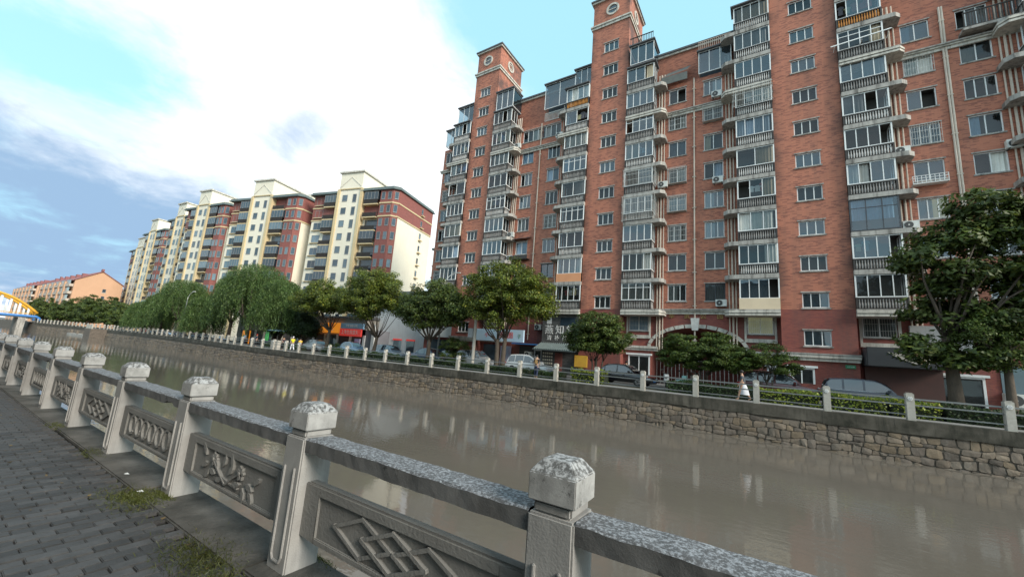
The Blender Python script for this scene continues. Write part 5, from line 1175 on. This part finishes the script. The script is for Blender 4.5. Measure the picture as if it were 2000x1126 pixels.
def willow(x, y, top, r, seed, label):
    R = np.random.default_rng(seed); o = empty('willow_tree', (x, y, .2)); tag(o, label, 'tree', 'willows along the far bank')
    ns = 560; a = R.random(ns)*2*np.pi; q = np.sqrt(R.random(ns)); hx = q*r*np.cos(a); hy = q*r*.7*np.sin(a)
    hz = top*(.62+.38*np.sqrt(np.clip(1-q**2, 0, 1)))*R.uniform(.86, 1.0, ns)
    bmp = .5+.5*np.sin(hx*1.1+seed)*np.cos(hy*1.3+seed*2); hz -= bmp*1.2
    Cs, Ts, Ns = [], [], []
    for i in range(ns):
        ln = min(R.uniform(2.2, 5.8), hz[i]-1.2); k = int(ln/.085); s = np.linspace(0, 1, k); out = np.array([hx[i], hy[i], 0])/r
        sway = np.outer(s**.6, out)*R.uniform(.3, 1.3); P = np.stack([np.full(k, hx[i]), np.full(k, hy[i]), hz[i]-s*ln], 1)+sway+R.normal(size=(k, 3))*np.array([.14, .14, .05]); Cs.append(P)
        T = np.tile([0, 0, -1.], (k, 1))+R.normal(size=(k, 3))*.35; Ts.append(T); Ns.append(R.normal(size=(k, 3))+out*.7+np.array([0, 0, .35]))
    nt_ = 6000; P = in_ell(R, nt_, .6)*np.array([r*.8, r*.6, top*.17])+np.array([0, 0, top*.78]); Cs.append(P); Ts.append(R.normal(size=(nt_, 3))); Ns.append(R.normal(size=(nt_, 3))+np.array([0, 0, .8]))
    V, F = leaf_quads(R, np.concatenate(Cs), np.concatenate(Ns), .17, .22, np.concatenate(Ts)); put('crown', np_mesh('crown', V, F, LEAF_WIL), o)
    m = MB(); m.tube([(0, 0, -.3), (.1, 0, 1.5), (-.1, .1, 3.4)], [.38, .3, .27], 9); rr = random.Random(seed)
    for j in range(9): an = j*.7; m.tube([(-.1, .1, 3.2), (math.cos(an)*r*.25, math.sin(an)*r*.2, 5.0), (math.cos(an)*r*.5, math.sin(an)*r*.4, top*.8)], [.17, .1, .03], 6)
    m.obj('trunk', BARK, o, smooth=True)
for x, y, t_, r, s, lb in ((-62.5, 31.2, 10.8, 4.6, 51, 'willow at the right of the willow group, over the glowing shop signs'), (-70.5, 31, 13.8, 7.0, 52, 'largest rounded willow, the tallest of the row'), (-78.5, 31.6, 12.2, 5.2, 53, 'willow touching the left side of the largest willow'),
                         (-89, 31.2, 8.4, 4.2, 54, 'low willow to the right of the small curved lamp'), (-103, 32, 12.6, 6.6, 55, 'rounded willow left of the small curved lamp'), (-115, 32.5, 9.8, 5.6, 56, 'willow second from the left in the row'), (-127, 33, 8.2, 5.6, 57, 'leftmost willow of the row next to the dark trees')): willow(x, y, t_, r, s, lb)
for i, (x, y, t_, r) in enumerate(((-137, 34, 7.5, 5), (-147, 33.5, 8.2, 5.5), (-158, 33, 9.6, 6), (-170, 31.5, 10.2, 6.5), (-182, 31, 9.5, 6.5), (-195, 29.5, 8.8, 6), (-222, 29.5, 10.5, 7), (-238, 30, 11, 8))):
    camphor(x, y, ('dark tree just left of the leftmost willow', 'dark tree behind the stone landing', 'dark broad tree below the peach gable, right one', 'tallest dark tree below the peach gable', 'dark tree left of the peach gable', 'dark tree beside the bridge end', 'tree behind the yellow arch', 'tree at the left edge behind the bridge')[i], t_, r, 60+i, leaf=LEAF_DARK, zlow=.6, th=1.6, dn=(220, 80, .22))
def hedge(x0, x1, y0, y1, h, leafm, label, seed, size=.07, dens=420):
    R = np.random.default_rng(seed); n = int((x1-x0)*dens*(1.1)); C = np.stack([R.uniform(x0, x1, n), R.uniform(y0, y1, n), np.zeros(n)], 1)
    top = h*(1+.10*np.sin(C[:, 0]*2.3+seed)+.08*np.sin(C[:, 0]*5.1+C[:, 1]*3)); edge = R.random(n)
    C[:, 2] = np.where(edge < .55, top-R.random(n)**2*.2, R.random(n)*top); fr_ = (edge >= .55) & (edge < .85); C[fr_, 1] = y0+R.random(fr_.sum())**2*.25-.06
    Nn = np.stack([R.normal(size=n)*.5, -.55+R.normal(size=n)*.5, .6+R.normal(size=n)*.4], 1); V, F = leaf_quads(R, C-np.array([x0, y0, 0]), Nn, size, .55)
    o = empty('hedge', (x0, y0, 0)); tag(o, label, 'hedge', 'clipped hedges behind the far railing'); put('foliage', np_mesh('foliage', V, F, leafm), o)
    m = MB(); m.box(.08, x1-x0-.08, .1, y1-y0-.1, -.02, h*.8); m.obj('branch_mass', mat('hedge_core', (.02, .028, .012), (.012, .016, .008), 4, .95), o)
hedge(2.6, 5.2, 28.0, 29.6, .85, LEAF_HEDGE, 'yellow-green hedge in front of the dark blue car', 1); hedge(5.3, 7.2, 28.0, 29.6, .85, LEAF_HEDGE, 'yellow-green hedge left of the big tree trunk', 2); hedge(7.3, 12.5, 28.0, 29.6, .8, LEAF_HDK, 'dark hedge around the tree trunks at the right edge', 3)
hedge(-.4, 2.5, 28.1, 29.6, .8, LEAF_HEDGE, 'yellow-green hedge in front of the dark red car', 4); hedge(-5.6, -.5, 28.2, 29.7, .75, LEAF_HDK, 'dark hedge under the spreading tree behind the walking person', 5); hedge(-12.6, -9.9, 28.4, 29.6, .95, LEAF_HEDGE, 'bright hedge clump in front of the black sedan', 6)
hedge(-16.2, -13.4, 28.6, 29.8, .55, LEAF_HDK, 'low dark hedge beside the person with the backpack', 7); hedge(-24, -16.4, 28.6, 29.9, .6, LEAF_HDK, 'low dark hedge in front of the white car', 8); hedge(-33, -24.2, 28.8, 30, .7, LEAF_HDK, 'dark hedge in front of the silver car', 9); hedge(-46, -33.4, 28.8, 30, .75, LEAF_HDK, 'dark hedge below the white house trees', 10); hedge(-60, -51, 28.8, 30, .8, LEAF_HDK, 'dark hedge left of the broad tree', 11, dens=300)
tree(-26.9, 31.4, 0, 'round dark shrub between the blue car and the silver car', [(0, 0, 1.6, 1.9, 1.2, 1.4)], LEAF_DARK, nsub=70, nleaf=110, subr=.4, size=.08, trunks=((0, 0, .06, .8),), seed=70, nm='shrub', cat='shrub', nbr=6)
tree(-45.3, 30.2, 0, 'small clipped round shrub beside the pale blue car', [(0, 0, .8, .9, .8, .8)], LEAF_HDK, nsub=30, nleaf=110, subr=.3, size=.07, trunks=((0, 0, .05, .4),), seed=71, nm='shrub', cat='shrub', nbr=4)
# moss and grass along the near quay edge
def tuft(x0, x1, y0, y1, n, hgt, seed):
    R = np.random.default_rng(seed); cx, cy = (x0+x1)/2, (y0+y1)/2; C = np.stack([R.normal(cx, (x1-x0)/4, n), R.normal(cy, (y1-y0)/4, n), np.zeros(n)], 1); C[:, 2] = R.uniform(.005, hgt*.6, n)
    T = np.stack([R.normal(size=n)*.7, R.normal(size=n)*.7, np.ones(n)*.8], 1); return leaf_quads(R, C, R.normal(size=(n, 3)), hgt, .08, T)
Vs, Fs, off = [], [], 0
for a in ((-5.35, -4.75, 1.42, 1.72, 1500, .030, 1), (-5.6, -4.6, 1.3, 1.62, 700, .022, 2), (-3.9, -3.05, 1.3, 1.7, 1500, .026, 3), (-3.5, -2.7, 1.2, 1.66, 900, .02, 4), (-7.4, -6.8, 1.55, 1.75, 700, .028, 5), (-9.6, -8.9, 1.55, 1.75, 400, .03, 6), (-3.1, -2.6, 1.95, 2.03, 500, .03, 7), (-5.1, -4.8, 1.68, 1.74, 700, .035, 8)):
    V, F = tuft(*a); Vs.append(V); Fs.append(F+off); off += len(V)
gr = stuff(put('grass', np_mesh('grass', np.concatenate(Vs), np.concatenate(Fs), GRASSM))); gr['label'] = 'thin grass and moss growing along the near quay edge'
Rl = np.random.default_rng(31); nl_ = 90; Cl = np.stack([-Rl.uniform(2.8, 14, nl_), Rl.uniform(.5, 1.7, nl_), np.full(nl_, .012)], 1); V, F = leaf_quads(Rl, Cl, np.array([0, 0, 1.])+Rl.normal(size=(nl_, 3))*.25, .022, .5)
fl = stuff(put('fallen_leaves', np_mesh('fallen_leaves', V, F, leaf_mat('leaf_fallen', (.10, .065, .03), (.22, .15, .06), (.3, .25, .1))))); fl['label'] = 'small dry leaves scattered over the brick pavement'
lit = mat('litter_white', (.75, .75, .73), None, 3, .7)
for i, (x, y, lb) in enumerate(((-5.9, 1.66, 'scrap of white litter on the kerb by the third post'), (-5.2, 1.60, 'scrap of white litter beside the grass tuft'))):
    m = MB(); m.idx([(-.03, -.02, 0), (.035, -.015, .006), (.03, .022, .002), (-.025, .018, .008)], [(0, 1, 2, 3)]); tag(m.obj('litter', lit, None, (x, y, .02)), lb, 'litter')
# ------------------------------------------------------------------ cars
TYRE = mat('tyre_rubber', (.02, .02, .02), None, 5, .8); RIM = mat('alloy_rim', (.45, .45, .46), None, 5, .3, metal=.8); CGLASS = mat('car_glass', (.07, .09, .11), (.04, .05, .06), .8, .05, spec=1., coat=1.); CHR = mat('chrome_trim', (.6, .6, .6), None, 4, .15, metal=1.)
HLAMP = mat('headlamp', (.65, .67, .7), None, 4, .1, spec=.8); TLAMP = mat('tail_lamp', (.4, .02, .02), None, 4, .2)
def paint(name, c): return mat('paint_'+name, c, tuple(x*.92 for x in c), .6, .28, spec=.5, coat=1.)
def loft(secs):
    m = MB(); n = len(secs[0])
    for s in secs: m.v += s
    for i in range(len(secs)-1):
        for k in range(n): m.f.append((i*n+k, i*n+(k+1) % n, (i+1)*n+(k+1) % n, (i+1)*n+k)); m.m.append(0)
    m.f.append(tuple(range(n-1, -1, -1))); m.m.append(0); m.f.append(tuple(range((len(secs)-1)*n, len(secs)*n))); m.m.append(0); return m
def car(x, y, z, label, pm_, suv=True, rz=0., ln=4.6, ht=1.66):
    o = empty('parked_car', (x, y, z), rz); tag(o, label, 'car', 'cars parked along the far bank'); hw = .9; h = ht
    belt = h*.60; base = .24
    prof = [(-ln/2, .45, belt*.86), (-ln/2+.12, base, belt*.97), (-ln/2+.6, base, belt+.02), (-ln*.1, base, belt), (ln*.2, base, belt*.97), (ln*.36, base, belt*.86), (ln/2-.12, base, belt*.72), (ln/2, .42, belt*.6)]
    secs = []
    for px_, zb, zt_ in prof:
        w_ = hw*(1-.10*(abs(px_)/(ln/2))**4); secs.append([(px_, -w_*.92, zb), (px_, -w_, zb+.18), (px_, -w_*.99, (zb+zt_)/2+.1), (px_, -w_*.90, zt_), (px_, w_*.90, zt_), (px_, w_*.99, (zb+zt_)/2+.1), (px_, w_, zb+.18), (px_, w_*.92, zb)])
    body = loft(secs).mesh('body', pm_, fix=True, smooth=True); bo = put('body', body, o)
    es = bo.modifiers.new('sharp', 'EDGE_SPLIT'); es.split_angle = RAD(42)
    rb = -ln/2+(.25 if suv else .75); rf = ln*.24; tb = -ln/2+(.62 if suv else 1.45); tf = ln*.03
    b0, t0 = belt-.03, h; wb, wt = hw*.89, hw*.70
    def roof(xx):
        if xx < tb: k_ = (xx-rb)/(tb-rb); return b0+(h-.05-b0)*math.sin(k_*math.pi/2)**.8
        if xx > tf: k_ = (xx-tf)/(rf-tf); return b0+(h-.01-b0)*math.cos(k_*math.pi/2)**.85
        k_ = (xx-tb)/(tf-tb); return h-.05+.04*k_+.05*math.sin(k_*math.pi)
    def side_y(zz): return wb-(wb-wt)*max(0, zz-b0)/(h-b0)
    st = [rb+(rf-rb)*(1-math.cos(math.pi*q/14))/2 for q in range(15)]; secs = []
    for xx in st:
        zr = max(roof(min(max(xx, rb+.001), rf-.001)), b0+.004); yy = side_y(zr); secs.append([(xx, -wb, b0-.03), (xx, -wb+.0, b0), (xx, -yy, zr-.07*(zr-b0)), (xx, -yy*.86, zr), (xx, 0, zr+.02*(zr-b0)), (xx, yy*.86, zr), (xx, yy, zr-.07*(zr-b0)), (xx, wb, b0), (xx, wb, b0-.03)])
    co = put('cabin', loft(secs).mesh('cabin', pm_, fix=True, smooth=True), o); es = co.modifiers.new('sharp', 'EDGE_SPLIT'); es.split_angle = RAD(38)
    def on(a, b, u, v, s, dep=.012):         # point on the side plane: u along, v up
        xx = rb+(rf-rb)*u; zz = b0+.05+(max(roof(xx)-.10, b0+.08)-b0-.05)*v; return (xx, s*(side_y(zz)+dep), zz)
    for s in (-1, 1):
        for u0, u1 in ((.06, .27), (.30, .56), (.59, .93)) if suv else ((.08, .14), (.17, .50), (.53, .92)):
            n_ = 5; q = [on(0, 0, u0+(u1-u0)*k_/n_, 0, s) for k_ in range(n_+1)]+[on(0, 0, u1-(u1-u0)*k_/n_, 1, s) for k_ in range(n_+1)]; MB().face(q if s < 0 else q[::-1]).obj('side_window', CGLASS, o)
        tr = MB(); tr.tube([on(0, 0, .04, -.12, s), on(0, 0, .5, -.05, s), on(0, 0, .95, -.12, s)], .013, 5); tr.obj('window_trim', CHR, o)
        mr = MB(); mr.box(rf-.42, rf-.26, min(s*.92, s*1.1), max(s*.92, s*1.1), belt+.03, belt+.17); mr.obj('mirror', pm_, o, bevel=.03)
        for xx in (-ln*.295, ln*.305):
            w_ = empty('wheel', (xx, s*(hw-.12), .33)); w_.parent = o; cyl = MB(); cyl.tube([(0, -s*.1, 0), (0, s*.125, 0)], .33, 18); cyl.obj('tyre', TYRE, w_)
            rim = MB(); rim.tube([(0, s*.126, 0), (0, s*.132, 0)], .21, 14); rim.obj('rim', RIM, w_)
            for a in range(5): sp = MB(); an = a*2*math.pi/5; sp.tube([(0, s*.135, 0), (.2*math.cos(an), s*.135, .2*math.sin(an))], .018, 4); sp.obj('spoke', TYRE, w_)
        hl = MB(); hl.box(ln/2-.30, ln/2-.05, min(s*.55, s*.86), max(s*.55, s*.86), belt*.6, belt*.70); hl.obj('headlight', HLAMP, o, bevel=.02)
        tl = MB(); tl.box(-ln/2-.005, -ln/2+.16, min(s*.5, s*.88), max(s*.5, s*.88), belt*.74, belt*.9); tl.obj('tail_light', TLAMP, o, bevel=.02)
        dr = MB()
        for xx in (-ln*.16, ln*.06): dr.box(xx, xx+.16, min(s*.895, s*.93), max(s*.895, s*.93), belt*.80, belt*.83)
        dr.obj('door_handle', CHR, o)
    for nm_, xa, xb in (('windscreen', rf-.10, tf+.06), ('rear_window', rb+.06, tb-.04)):
        g_ = MB(); n_ = 5
        for k_ in range(n_):
            x0_, x1_ = xa+(xb-xa)*k_/n_, xa+(xb-xa)*(k_+1)/n_; z0_, z1_ = roof(x0_), roof(x1_); y0_, y1_ = side_y(z0_)*.82, side_y(z1_)*.82; d_ = .014 if nm_ == 'windscreen' else -.014
            g_.face([(x0_+d_, -y0_, z0_+.03), (x0_+d_, y0_, z0_+.03), (x1_+d_, y1_, z1_+.03), (x1_+d_, -y1_, z1_+.03)])
        g_.obj(nm_, CGLASS, o)
    MB().box(ln/2-.02, ln/2+.015, -.26, .26, .38, .5).obj('number_plate', BLUEP, o); return o
car(4.9, 30.8, .1, 'dark blue car with chrome window trim right of the dark red car', paint('navy', (.012, .02, .045)), True, ht=1.66, ln=4.6)
car(.7, 31.0, .1, 'dark red car under the shrubby tree', paint('maroon', (.12, .018, .022)), True, ht=1.72)
car(-9.3, 31.0, .05, 'black sedan behind the bright hedge clump', paint('black', (.010, .011, .016)), False, ht=1.52, ln=4.8, rz=RAD(-6))
car(-18.3, 32.0, .08, 'white car beside the person with the backpack', paint('white', (.72, .72, .72)), True, ht=1.68, ln=4.5)
car(-25.0, 32.6, .08, 'silver grey car parked under the forked tree', paint('silver', (.40, .41, .42)), True, ht=1.76, ln=4.7)
car(-31.2, 32.4, .08, 'dark blue car under the tree by the street lamp', paint('deep_blue', (.03, .06, .14)), False, ht=1.62); car(-29.3, 34.0, .08, 'grey brown car behind the dark blue one', paint('brown', (.16, .13, .12)), False, ht=1.6)
car(-37.8, 32.4, .08, 'blue silver car in front of the white house', paint('ice', (.30, .38, .48)), True, ht=1.68); car(-45.0, 32.4, .08, 'pale blue car left of the round tree trunk', paint('sky', (.25, .42, .62)), False, ht=1.7); car(-52.6, 32.2, .08, 'silver car with dark windows under the orange sign', paint('grey', (.33, .33, .34)), False, ht=1.66)
# ------------------------------------------------------------------ scooters
def scooter(x, y, label, pm_, rz=0.):
    o = empty('scooter', (x, y, .08), rz); tag(o, label, 'scooter', 'scooters by the arch')
    for xx in (-.55, .6): w_ = MB(); w_.tube([(xx, -.05, .22), (xx, .05, .22)], .22, 14); wo_ = w_.obj('wheel', TYRE, o); r_ = MB(); r_.tube([(xx, -.056, .22), (xx, .056, .22)], .12, 10); r_.obj('rim', RIM, wo_)
    m = MB(); m.extr([(-.85, .5), (-.5, .3), (-.1, .26), (.3, .26), (.42, .45), (.55, .95), (.48, 1.0), (.32, .5), (.1, .36), (-.1, .4), (-.2, .66), (-.8, .72)], -.14, .14); m.obj('body', pm_, o, bevel=.03, fix=True)
    MB().box(-.85, -.15, -.13, .13, .70, .80).obj('seat', BLACK, o, bevel=.04); m = MB(); m.tube([(.52, 0, .9), (.48, 0, 1.08)], .03, 6); m.tube([(.42, -.32, 1.1), (.48, 0, 1.06), (.42, .32, 1.1)], .02, 6); m.obj('handlebar', BLACK, o)
    for s in (-1, 1): mm = MB(); mm.tube([(.45, s*.25, 1.1), (.42, s*.32, 1.3)], .01, 4); mm.box(.40, .42, s*.32-.07, s*.32+.07, 1.26, 1.38); mm.obj('mirror', BLACK, o)
    MB().extr([(.46, .4), (.56, .5), (.66, .95), (.56, .98)], -.2, .2).obj('leg_shield', pm_, o, bevel=.02, fix=True); return o
scooter(-6.6, 33.2, 'white scooter parked left of the arch', paint('scooter_white', (.6, .62, .62)), RAD(100)); scooter(-5.5, 33.4, 'teal scooter beside the white scooter', paint('scooter_teal', (.15, .35, .34)), RAD(80)); scooter(-4.4, 33.5, 'dark scooter farthest right by the arch', paint('scooter_dark', (.03, .03, .04)), RAD(95))
# ------------------------------------------------------------------ street lamps and poles
def lamp(x, y, h, label, arm=(1.9, .7), z=.1, col=FRAIL):
    o = empty('street_lamp', (x, y, z)); tag(o, label, 'street lamp'); MB().tube([(0, 0, 0), (0, 0, h*.5), (0, 0, h*.93)], [.11, .085, .06], 10).obj('pole', col, o)
    MB().tube([(0, 0, h*.93), (.08, 0, h*.975), (arm[0]*.3, 0, h+arm[1]*.4), (arm[0]*.75, 0, h+arm[1]*.85)], .045, 8).obj('arm', SIGNW, o); m = MB(); m.box(arm[0]*.7, arm[0]*1.15, -.11, .11, h+arm[1]*.8, h+arm[1]*.92); m.obj('lamp_head', SIGNW, o, bevel=.04); MB().box(-.2, .2, -.2, .2, 0, .12).obj('base_plate', FRAIL, o)
lamp(-29.8, 32.0, 9.3, 'tall grey street lamp with curved white arm in front of the brick building'); lamp(-95.3, 30.2, 8.2, 'small curved street lamp between the willows', arm=(2.6, 1.0))
up_ = empty('utility_pole', (-24.0, 30.8, .05)); tag(up_, 'plain grey concrete pole in front of the silver car', 'pole'); MB().tube([(0, 0, 0), (0, 0, 4), (0, 0, 8.0)], [.17, .155, .13], 12).obj('shaft', FPOST, up_); MB().box(-.75, -.17, -.15, .2, 3.0, 3.9).obj('meter_box', mat('meter_grey', (.3, .31, .32), None, 3, .5), up_)
# ------------------------------------------------------------------ parasol
ps = empty('parasol', (-60.2, 30.6, .2)); tag(ps, 'pale blue parasol over a stall near the yellow shirts', 'parasol'); MB().tube([(0, 0, 0), (0, 0, 2.7)], .03, 6).obj('pole', GRILLE, ps); m = MB()
for k in range(8): a, b = k*math.pi/4, (k+1)*math.pi/4; m.face([(0, 0, 2.95), (1.9*math.cos(a), 1.6*math.sin(a), 2.35), (1.9*math.cos(b), 1.6*math.sin(b), 2.35)])
m.obj('canopy', BLUES, ps)
# ------------------------------------------------------------------ people
SKIN = mat('skin', (.48, .29, .20), None, 5, .6); HAIR = mat('hair_dark', (.015, .012, .010), None, 5, .6)
def skin_mesh(name, joints, edges, radii, m_, sub=1):
    me = bpy.data.meshes.new(name+'_cage'); me.from_pydata(joints, edges, []); o = bpy.data.objects.new(name, me); TMP.collection.objects.link(o)
    o.modifiers.new('s', 'SKIN'); sv = me.skin_vertices[0].data
    for i, r in enumerate(radii): sv[i].radius = (r, r) if not isinstance(r, tuple) else r
    sv[0].use_root = True; s2 = o.modifiers.new('u', 'SUBSURF'); s2.levels = sub; s2.render_levels = sub
    TMP.view_layers[0].update(); out = bpy.data.meshes.new_from_object(o.evaluated_get(TMP.view_layers[0].depsgraph)); bpy.data.objects.remove(o)
    out.name = name; out.materials.clear(); out.materials.append(m_); out.polygons.foreach_set('use_smooth', [True]*len(out.polygons)); return out
def person(x, y, z, rz, label, top, bottom, stride=.0, arms=(.1, .1), hair=HAIR, h=1.68, hat=None, skirt=False, bag=None, lean=0., bent=0.):
    k = h/1.7; o = empty('person', (x, y, z), rz); tag(o, label, 'person', 'people on the far bank'); S = stride       # faces local +x
    J = [(0, 0, .92), (.02+lean*.3, 0, 1.18), (.03+lean, 0, 1.42), (.04+lean*1.1, 0, 1.50), (.06+lean*1.2, 0, 1.60), (.06+lean*1.2, 0, 1.70)]; r = [(.13, .15), (.11, .14), (.10, .16), .05, .085, .075]
    E_ = [(0, 1), (1, 2), (2, 3), (3, 4), (4, 5)]
    def add(pts, rs, root):
        p_ = root
        for q, w_ in zip(pts, rs): J.append(q); r.append(w_); E_.append((p_, len(J)-1)); p_ = len(J)-1
        return p_
    legs = []
    for s, d in ((1, S), (-1, -S)):
        pts = [(d*.15, s*.09, .86), (d*.5+.03, s*.095, .48), (d*.85-(.12 if d < 0 else 0), s*.095, .09+(.06 if d < -.1 else 0)), (d*.85+.14-(.12 if d < 0 else 0), s*.10, .04+(.02 if d < -.1 else 0))]; add(pts, [.09, .065, .042, .038], 0); legs.append(pts)
    ar = []
    for s, a in ((1, arms[0]), (-1, arms[1])):
        pts = [(.03+lean, s*.19, 1.38), (.02+lean+a*.35-.03, s*.23, 1.12), (.08+lean+a*.9, s*.22, .90+abs(a)*.25+bent*.2), (.11+lean+a*1.0, s*.21, .83+abs(a)*.25+bent*.2)]; w_ = add(pts, [.055, .042, .033, .036], 2); ar.append(pts)
        for fi in range(4): q = pts[3]; add([(q[0]+.02+.012*fi, q[1]+s*(-.018), q[2]-.05-.006*(fi % 2)), (q[0]+.012+.012*fi, q[1]+s*(-.024), q[2]-.085)], [.009, .008], w_)
        add([(pts[3][0]+.045, pts[3][1]-s*.01, pts[3][2]-.025), (pts[3][0]+.055, pts[3][1]-s*.015, pts[3][2]-.055)], [.010, .009], w_)
    sc = lambda P: [tuple(v*k for v in p_) for p_ in P]; rs = [tuple(v*k for v in q) if isinstance(q, tuple) else q*k for q in r]
    body = skin_mesh('body', sc(J), E_, rs, SKIN); put('body', body, o)
    # shirt
    Js = [J[0], J[1], J[2], (J[2][0], 0, 1.46)]; Rs = [(.155, .175), (.135, .165), (.125, .185), (.07, .10)]; Es = [(0, 1), (1, 2), (2, 3)]
    for pts in ar: i0 = len(Js); Js += [pts[0], ((pts[0][0]+pts[1][0])/2, (pts[0][1]+pts[1][1])/2, (pts[0][2]+pts[1][2])/2-.05)]; Rs += [.075, .068]; Es += [(2, i0), (i0, i0+1)]
    put('shirt', skin_mesh('shirt', sc(Js), Es, [tuple(v*k for v in q) if isinstance(q, tuple) else q*k for q in Rs], top), o)
    if skirt:
        m = MB(); n = 18; rings = [(.93, .155), (.8, .175), (.6, .19), (.34, .20)]
        for i, (zz, rr) in enumerate(rings):
            for j in range(n): a = 2*math.pi*j/n; f = 1+.10*math.sin(a*5)*(i/3); m.v.append(((rr*(1+abs(S)*1.3*i/3)*f*math.cos(a)-.05*i*S)*k, rr*.85*f*math.sin(a)*k, zz*k))
        for i in range(3):
            for j in range(n): m.f.append((i*n+j, i*n+(j+1) % n, (i+1)*n+(j+1) % n, (i+1)*n+j)); m.m.append(0)
        m.obj('skirt', bottom, o, smooth=True)
    else:
        Jt = [(0, 0, .95), (0, 0, .86)]; Rt = [(.15, .17), (.14, .16)]; Et = [(0, 1)]
        for pts in legs: i0 = len(Jt); Jt += [pts[0], pts[1], pts[2]]; Rt += [.115, .085, .068]; Et += [(1, i0), (i0, i0+1), (i0+1, i0+2)]
        put('trousers', skin_mesh('trousers', sc(Jt), Et, [tuple(v*k for v in q) if isinstance(q, tuple) else q*k for q in Rt], bottom), o)
    hx = J[4][0]; m = MB(); m.lathe(0, 0, [(.085, -.02), (.105, .03), (.105, .08), (.085, .125), (.03, .145)], 12); put('hair' if not hat else 'hat', m.mesh('hair', hat or hair, smooth=True), o, ((hx-.015)*k, 0, 1.615*k), scale=(k*1.0, k*.92, k))
    m = MB(); m.idx([(.085, -.012, .0), (.085, .012, .0), (.112, 0, -.02), (.083, 0, .04)], [(0, 1, 2), (0, 2, 3), (2, 1, 3)]); put('nose', m.mesh('nose', SKIN), o, (hx*k, 0, 1.61*k), scale=(k, k, k))
    if bag: m = MB(); m.box(-.30, -.15, -.12, .12, 1.05, 1.40); m.obj('backpack', bag, o, bevel=.05)
    return o
C_ = lambda n, c: mat('cloth_'+n, c, tuple(v*.8 for v in c), 8, .85)
person(-1.15, 27.25, .03, math.pi, 'person in dark grey t-shirt and long white skirt walking left behind the railing', C_('charcoal', (.09, .095, .11)), C_('white', (.72, .73, .78)), stride=.30, arms=(.12, -.1), skirt=True, h=1.68)
person(-15.2, 27.7, .03, math.pi/2+.3, 'person in black with a tan backpack in front of the white car', C_('black', (.012, .013, .016)), C_('navy', (.02, .03, .07)), stride=.1, bag=C_('tan', (.32, .2, .08)), h=1.72)
person(-9.9, 33.6, .1, 0, 'person in a white shirt behind the black sedan', C_('offwhite', (.65, .65, .65)), C_('navy', (.02, .03, .07)), h=1.72)
person(-50.4, 27.6, .1, math.pi, 'person in yellow shirt, white trousers and white hat at the far railing', C_('yellow', (.75, .72, .02)), C_('white', (.72, .73, .78)), stride=.18, hat=C_('white', (.72, .73, .78)), h=1.76)
person(-49.2, 27.9, .1, math.pi, 'person in amber shirt beside the white-hatted person', C_('amber', (.75, .5, .03)), C_('black', (.012, .013, .016)), stride=.08, arms=(.3, .25), h=1.6)
person(-53.8, 28.1, .1, .2, 'person in dark clothes leaning beside the stone box at the far railing', C_('plum', (.05, .03, .05)), C_('black', (.012, .013, .016)), arms=(.35, .3), lean=.12, h=1.66)
person(-61.8, 28.5, .15, math.pi/2, 'person in dark blue with a red cap by the green panel', C_('navy', (.02, .03, .07)), C_('black', (.012, .013, .016)), hat=C_('red', (.6, .08, .06)), h=1.7)
person(-66.5, 29.0, .2, 0, 'person in light blue shirt among the willows', C_('lightblue', (.3, .48, .7)), C_('navy', (.02, .03, .07)), stride=.12)
person(-21.6, 31.6, .08, .5, 'person with a red helmet between the silver and white cars', C_('black', (.012, .013, .016)), C_('black', (.012, .013, .016)), hat=C_('red', (.6, .08, .06)), h=1.5)
tag(MB().box(-61.3, -60.4, 0, .06, 1.1, 2.6).obj('green_panel', mat('panel_green', (.08, .55, .12), None, 2, .5), None, (0, 29.4, 0)), 'bright green standing panel beside the dark blue person', 'panel'); tag(MB().box(-55.6, -53.9, 0, .5, .05, 1.25).obj('stone_box', FPOST, None, (0, 27.5, 0), bevel=.03), 'pale stone box behind the far railing left of the yellow shirts', 'box')
tag(MB().box(-72.5, -70, 0, .1, .3, 2.4).obj('orange_board', ORANGE, None, (0, 31.2, 0)), 'orange board under the tallest willow', 'board')
pk = random.Random(9)
for i in range(16):
    x = -78-i*2.6+pk.uniform(-.6, .6); c = [(.3, .48, .7), (.6, .6, .6), (.05, .07, .12), (.5, .5, .52), (.02, .03, .06)][i % 5]; s = scooter(x, fy(x)+3+pk.uniform(-.3, .3), '%s scooter, %s in the packed row under the willows counting from the right' % (('light blue', 'white', 'dark navy', 'pale grey', 'black')[i % 5], ('first', 'second', 'third', 'fourth', 'fifth', 'sixth', 'seventh', 'eighth', 'ninth', 'tenth', 'eleventh', 'twelfth', 'thirteenth', 'fourteenth', 'fifteenth', 'sixteenth')[i]), paint('row%d' % (i % 5), c), RAD(90+pk.uniform(-12, 12))); s['group'] = 'scooters parked in a row under the willows'; s.location.z = .35
bpy.data.scenes.remove(TMP)
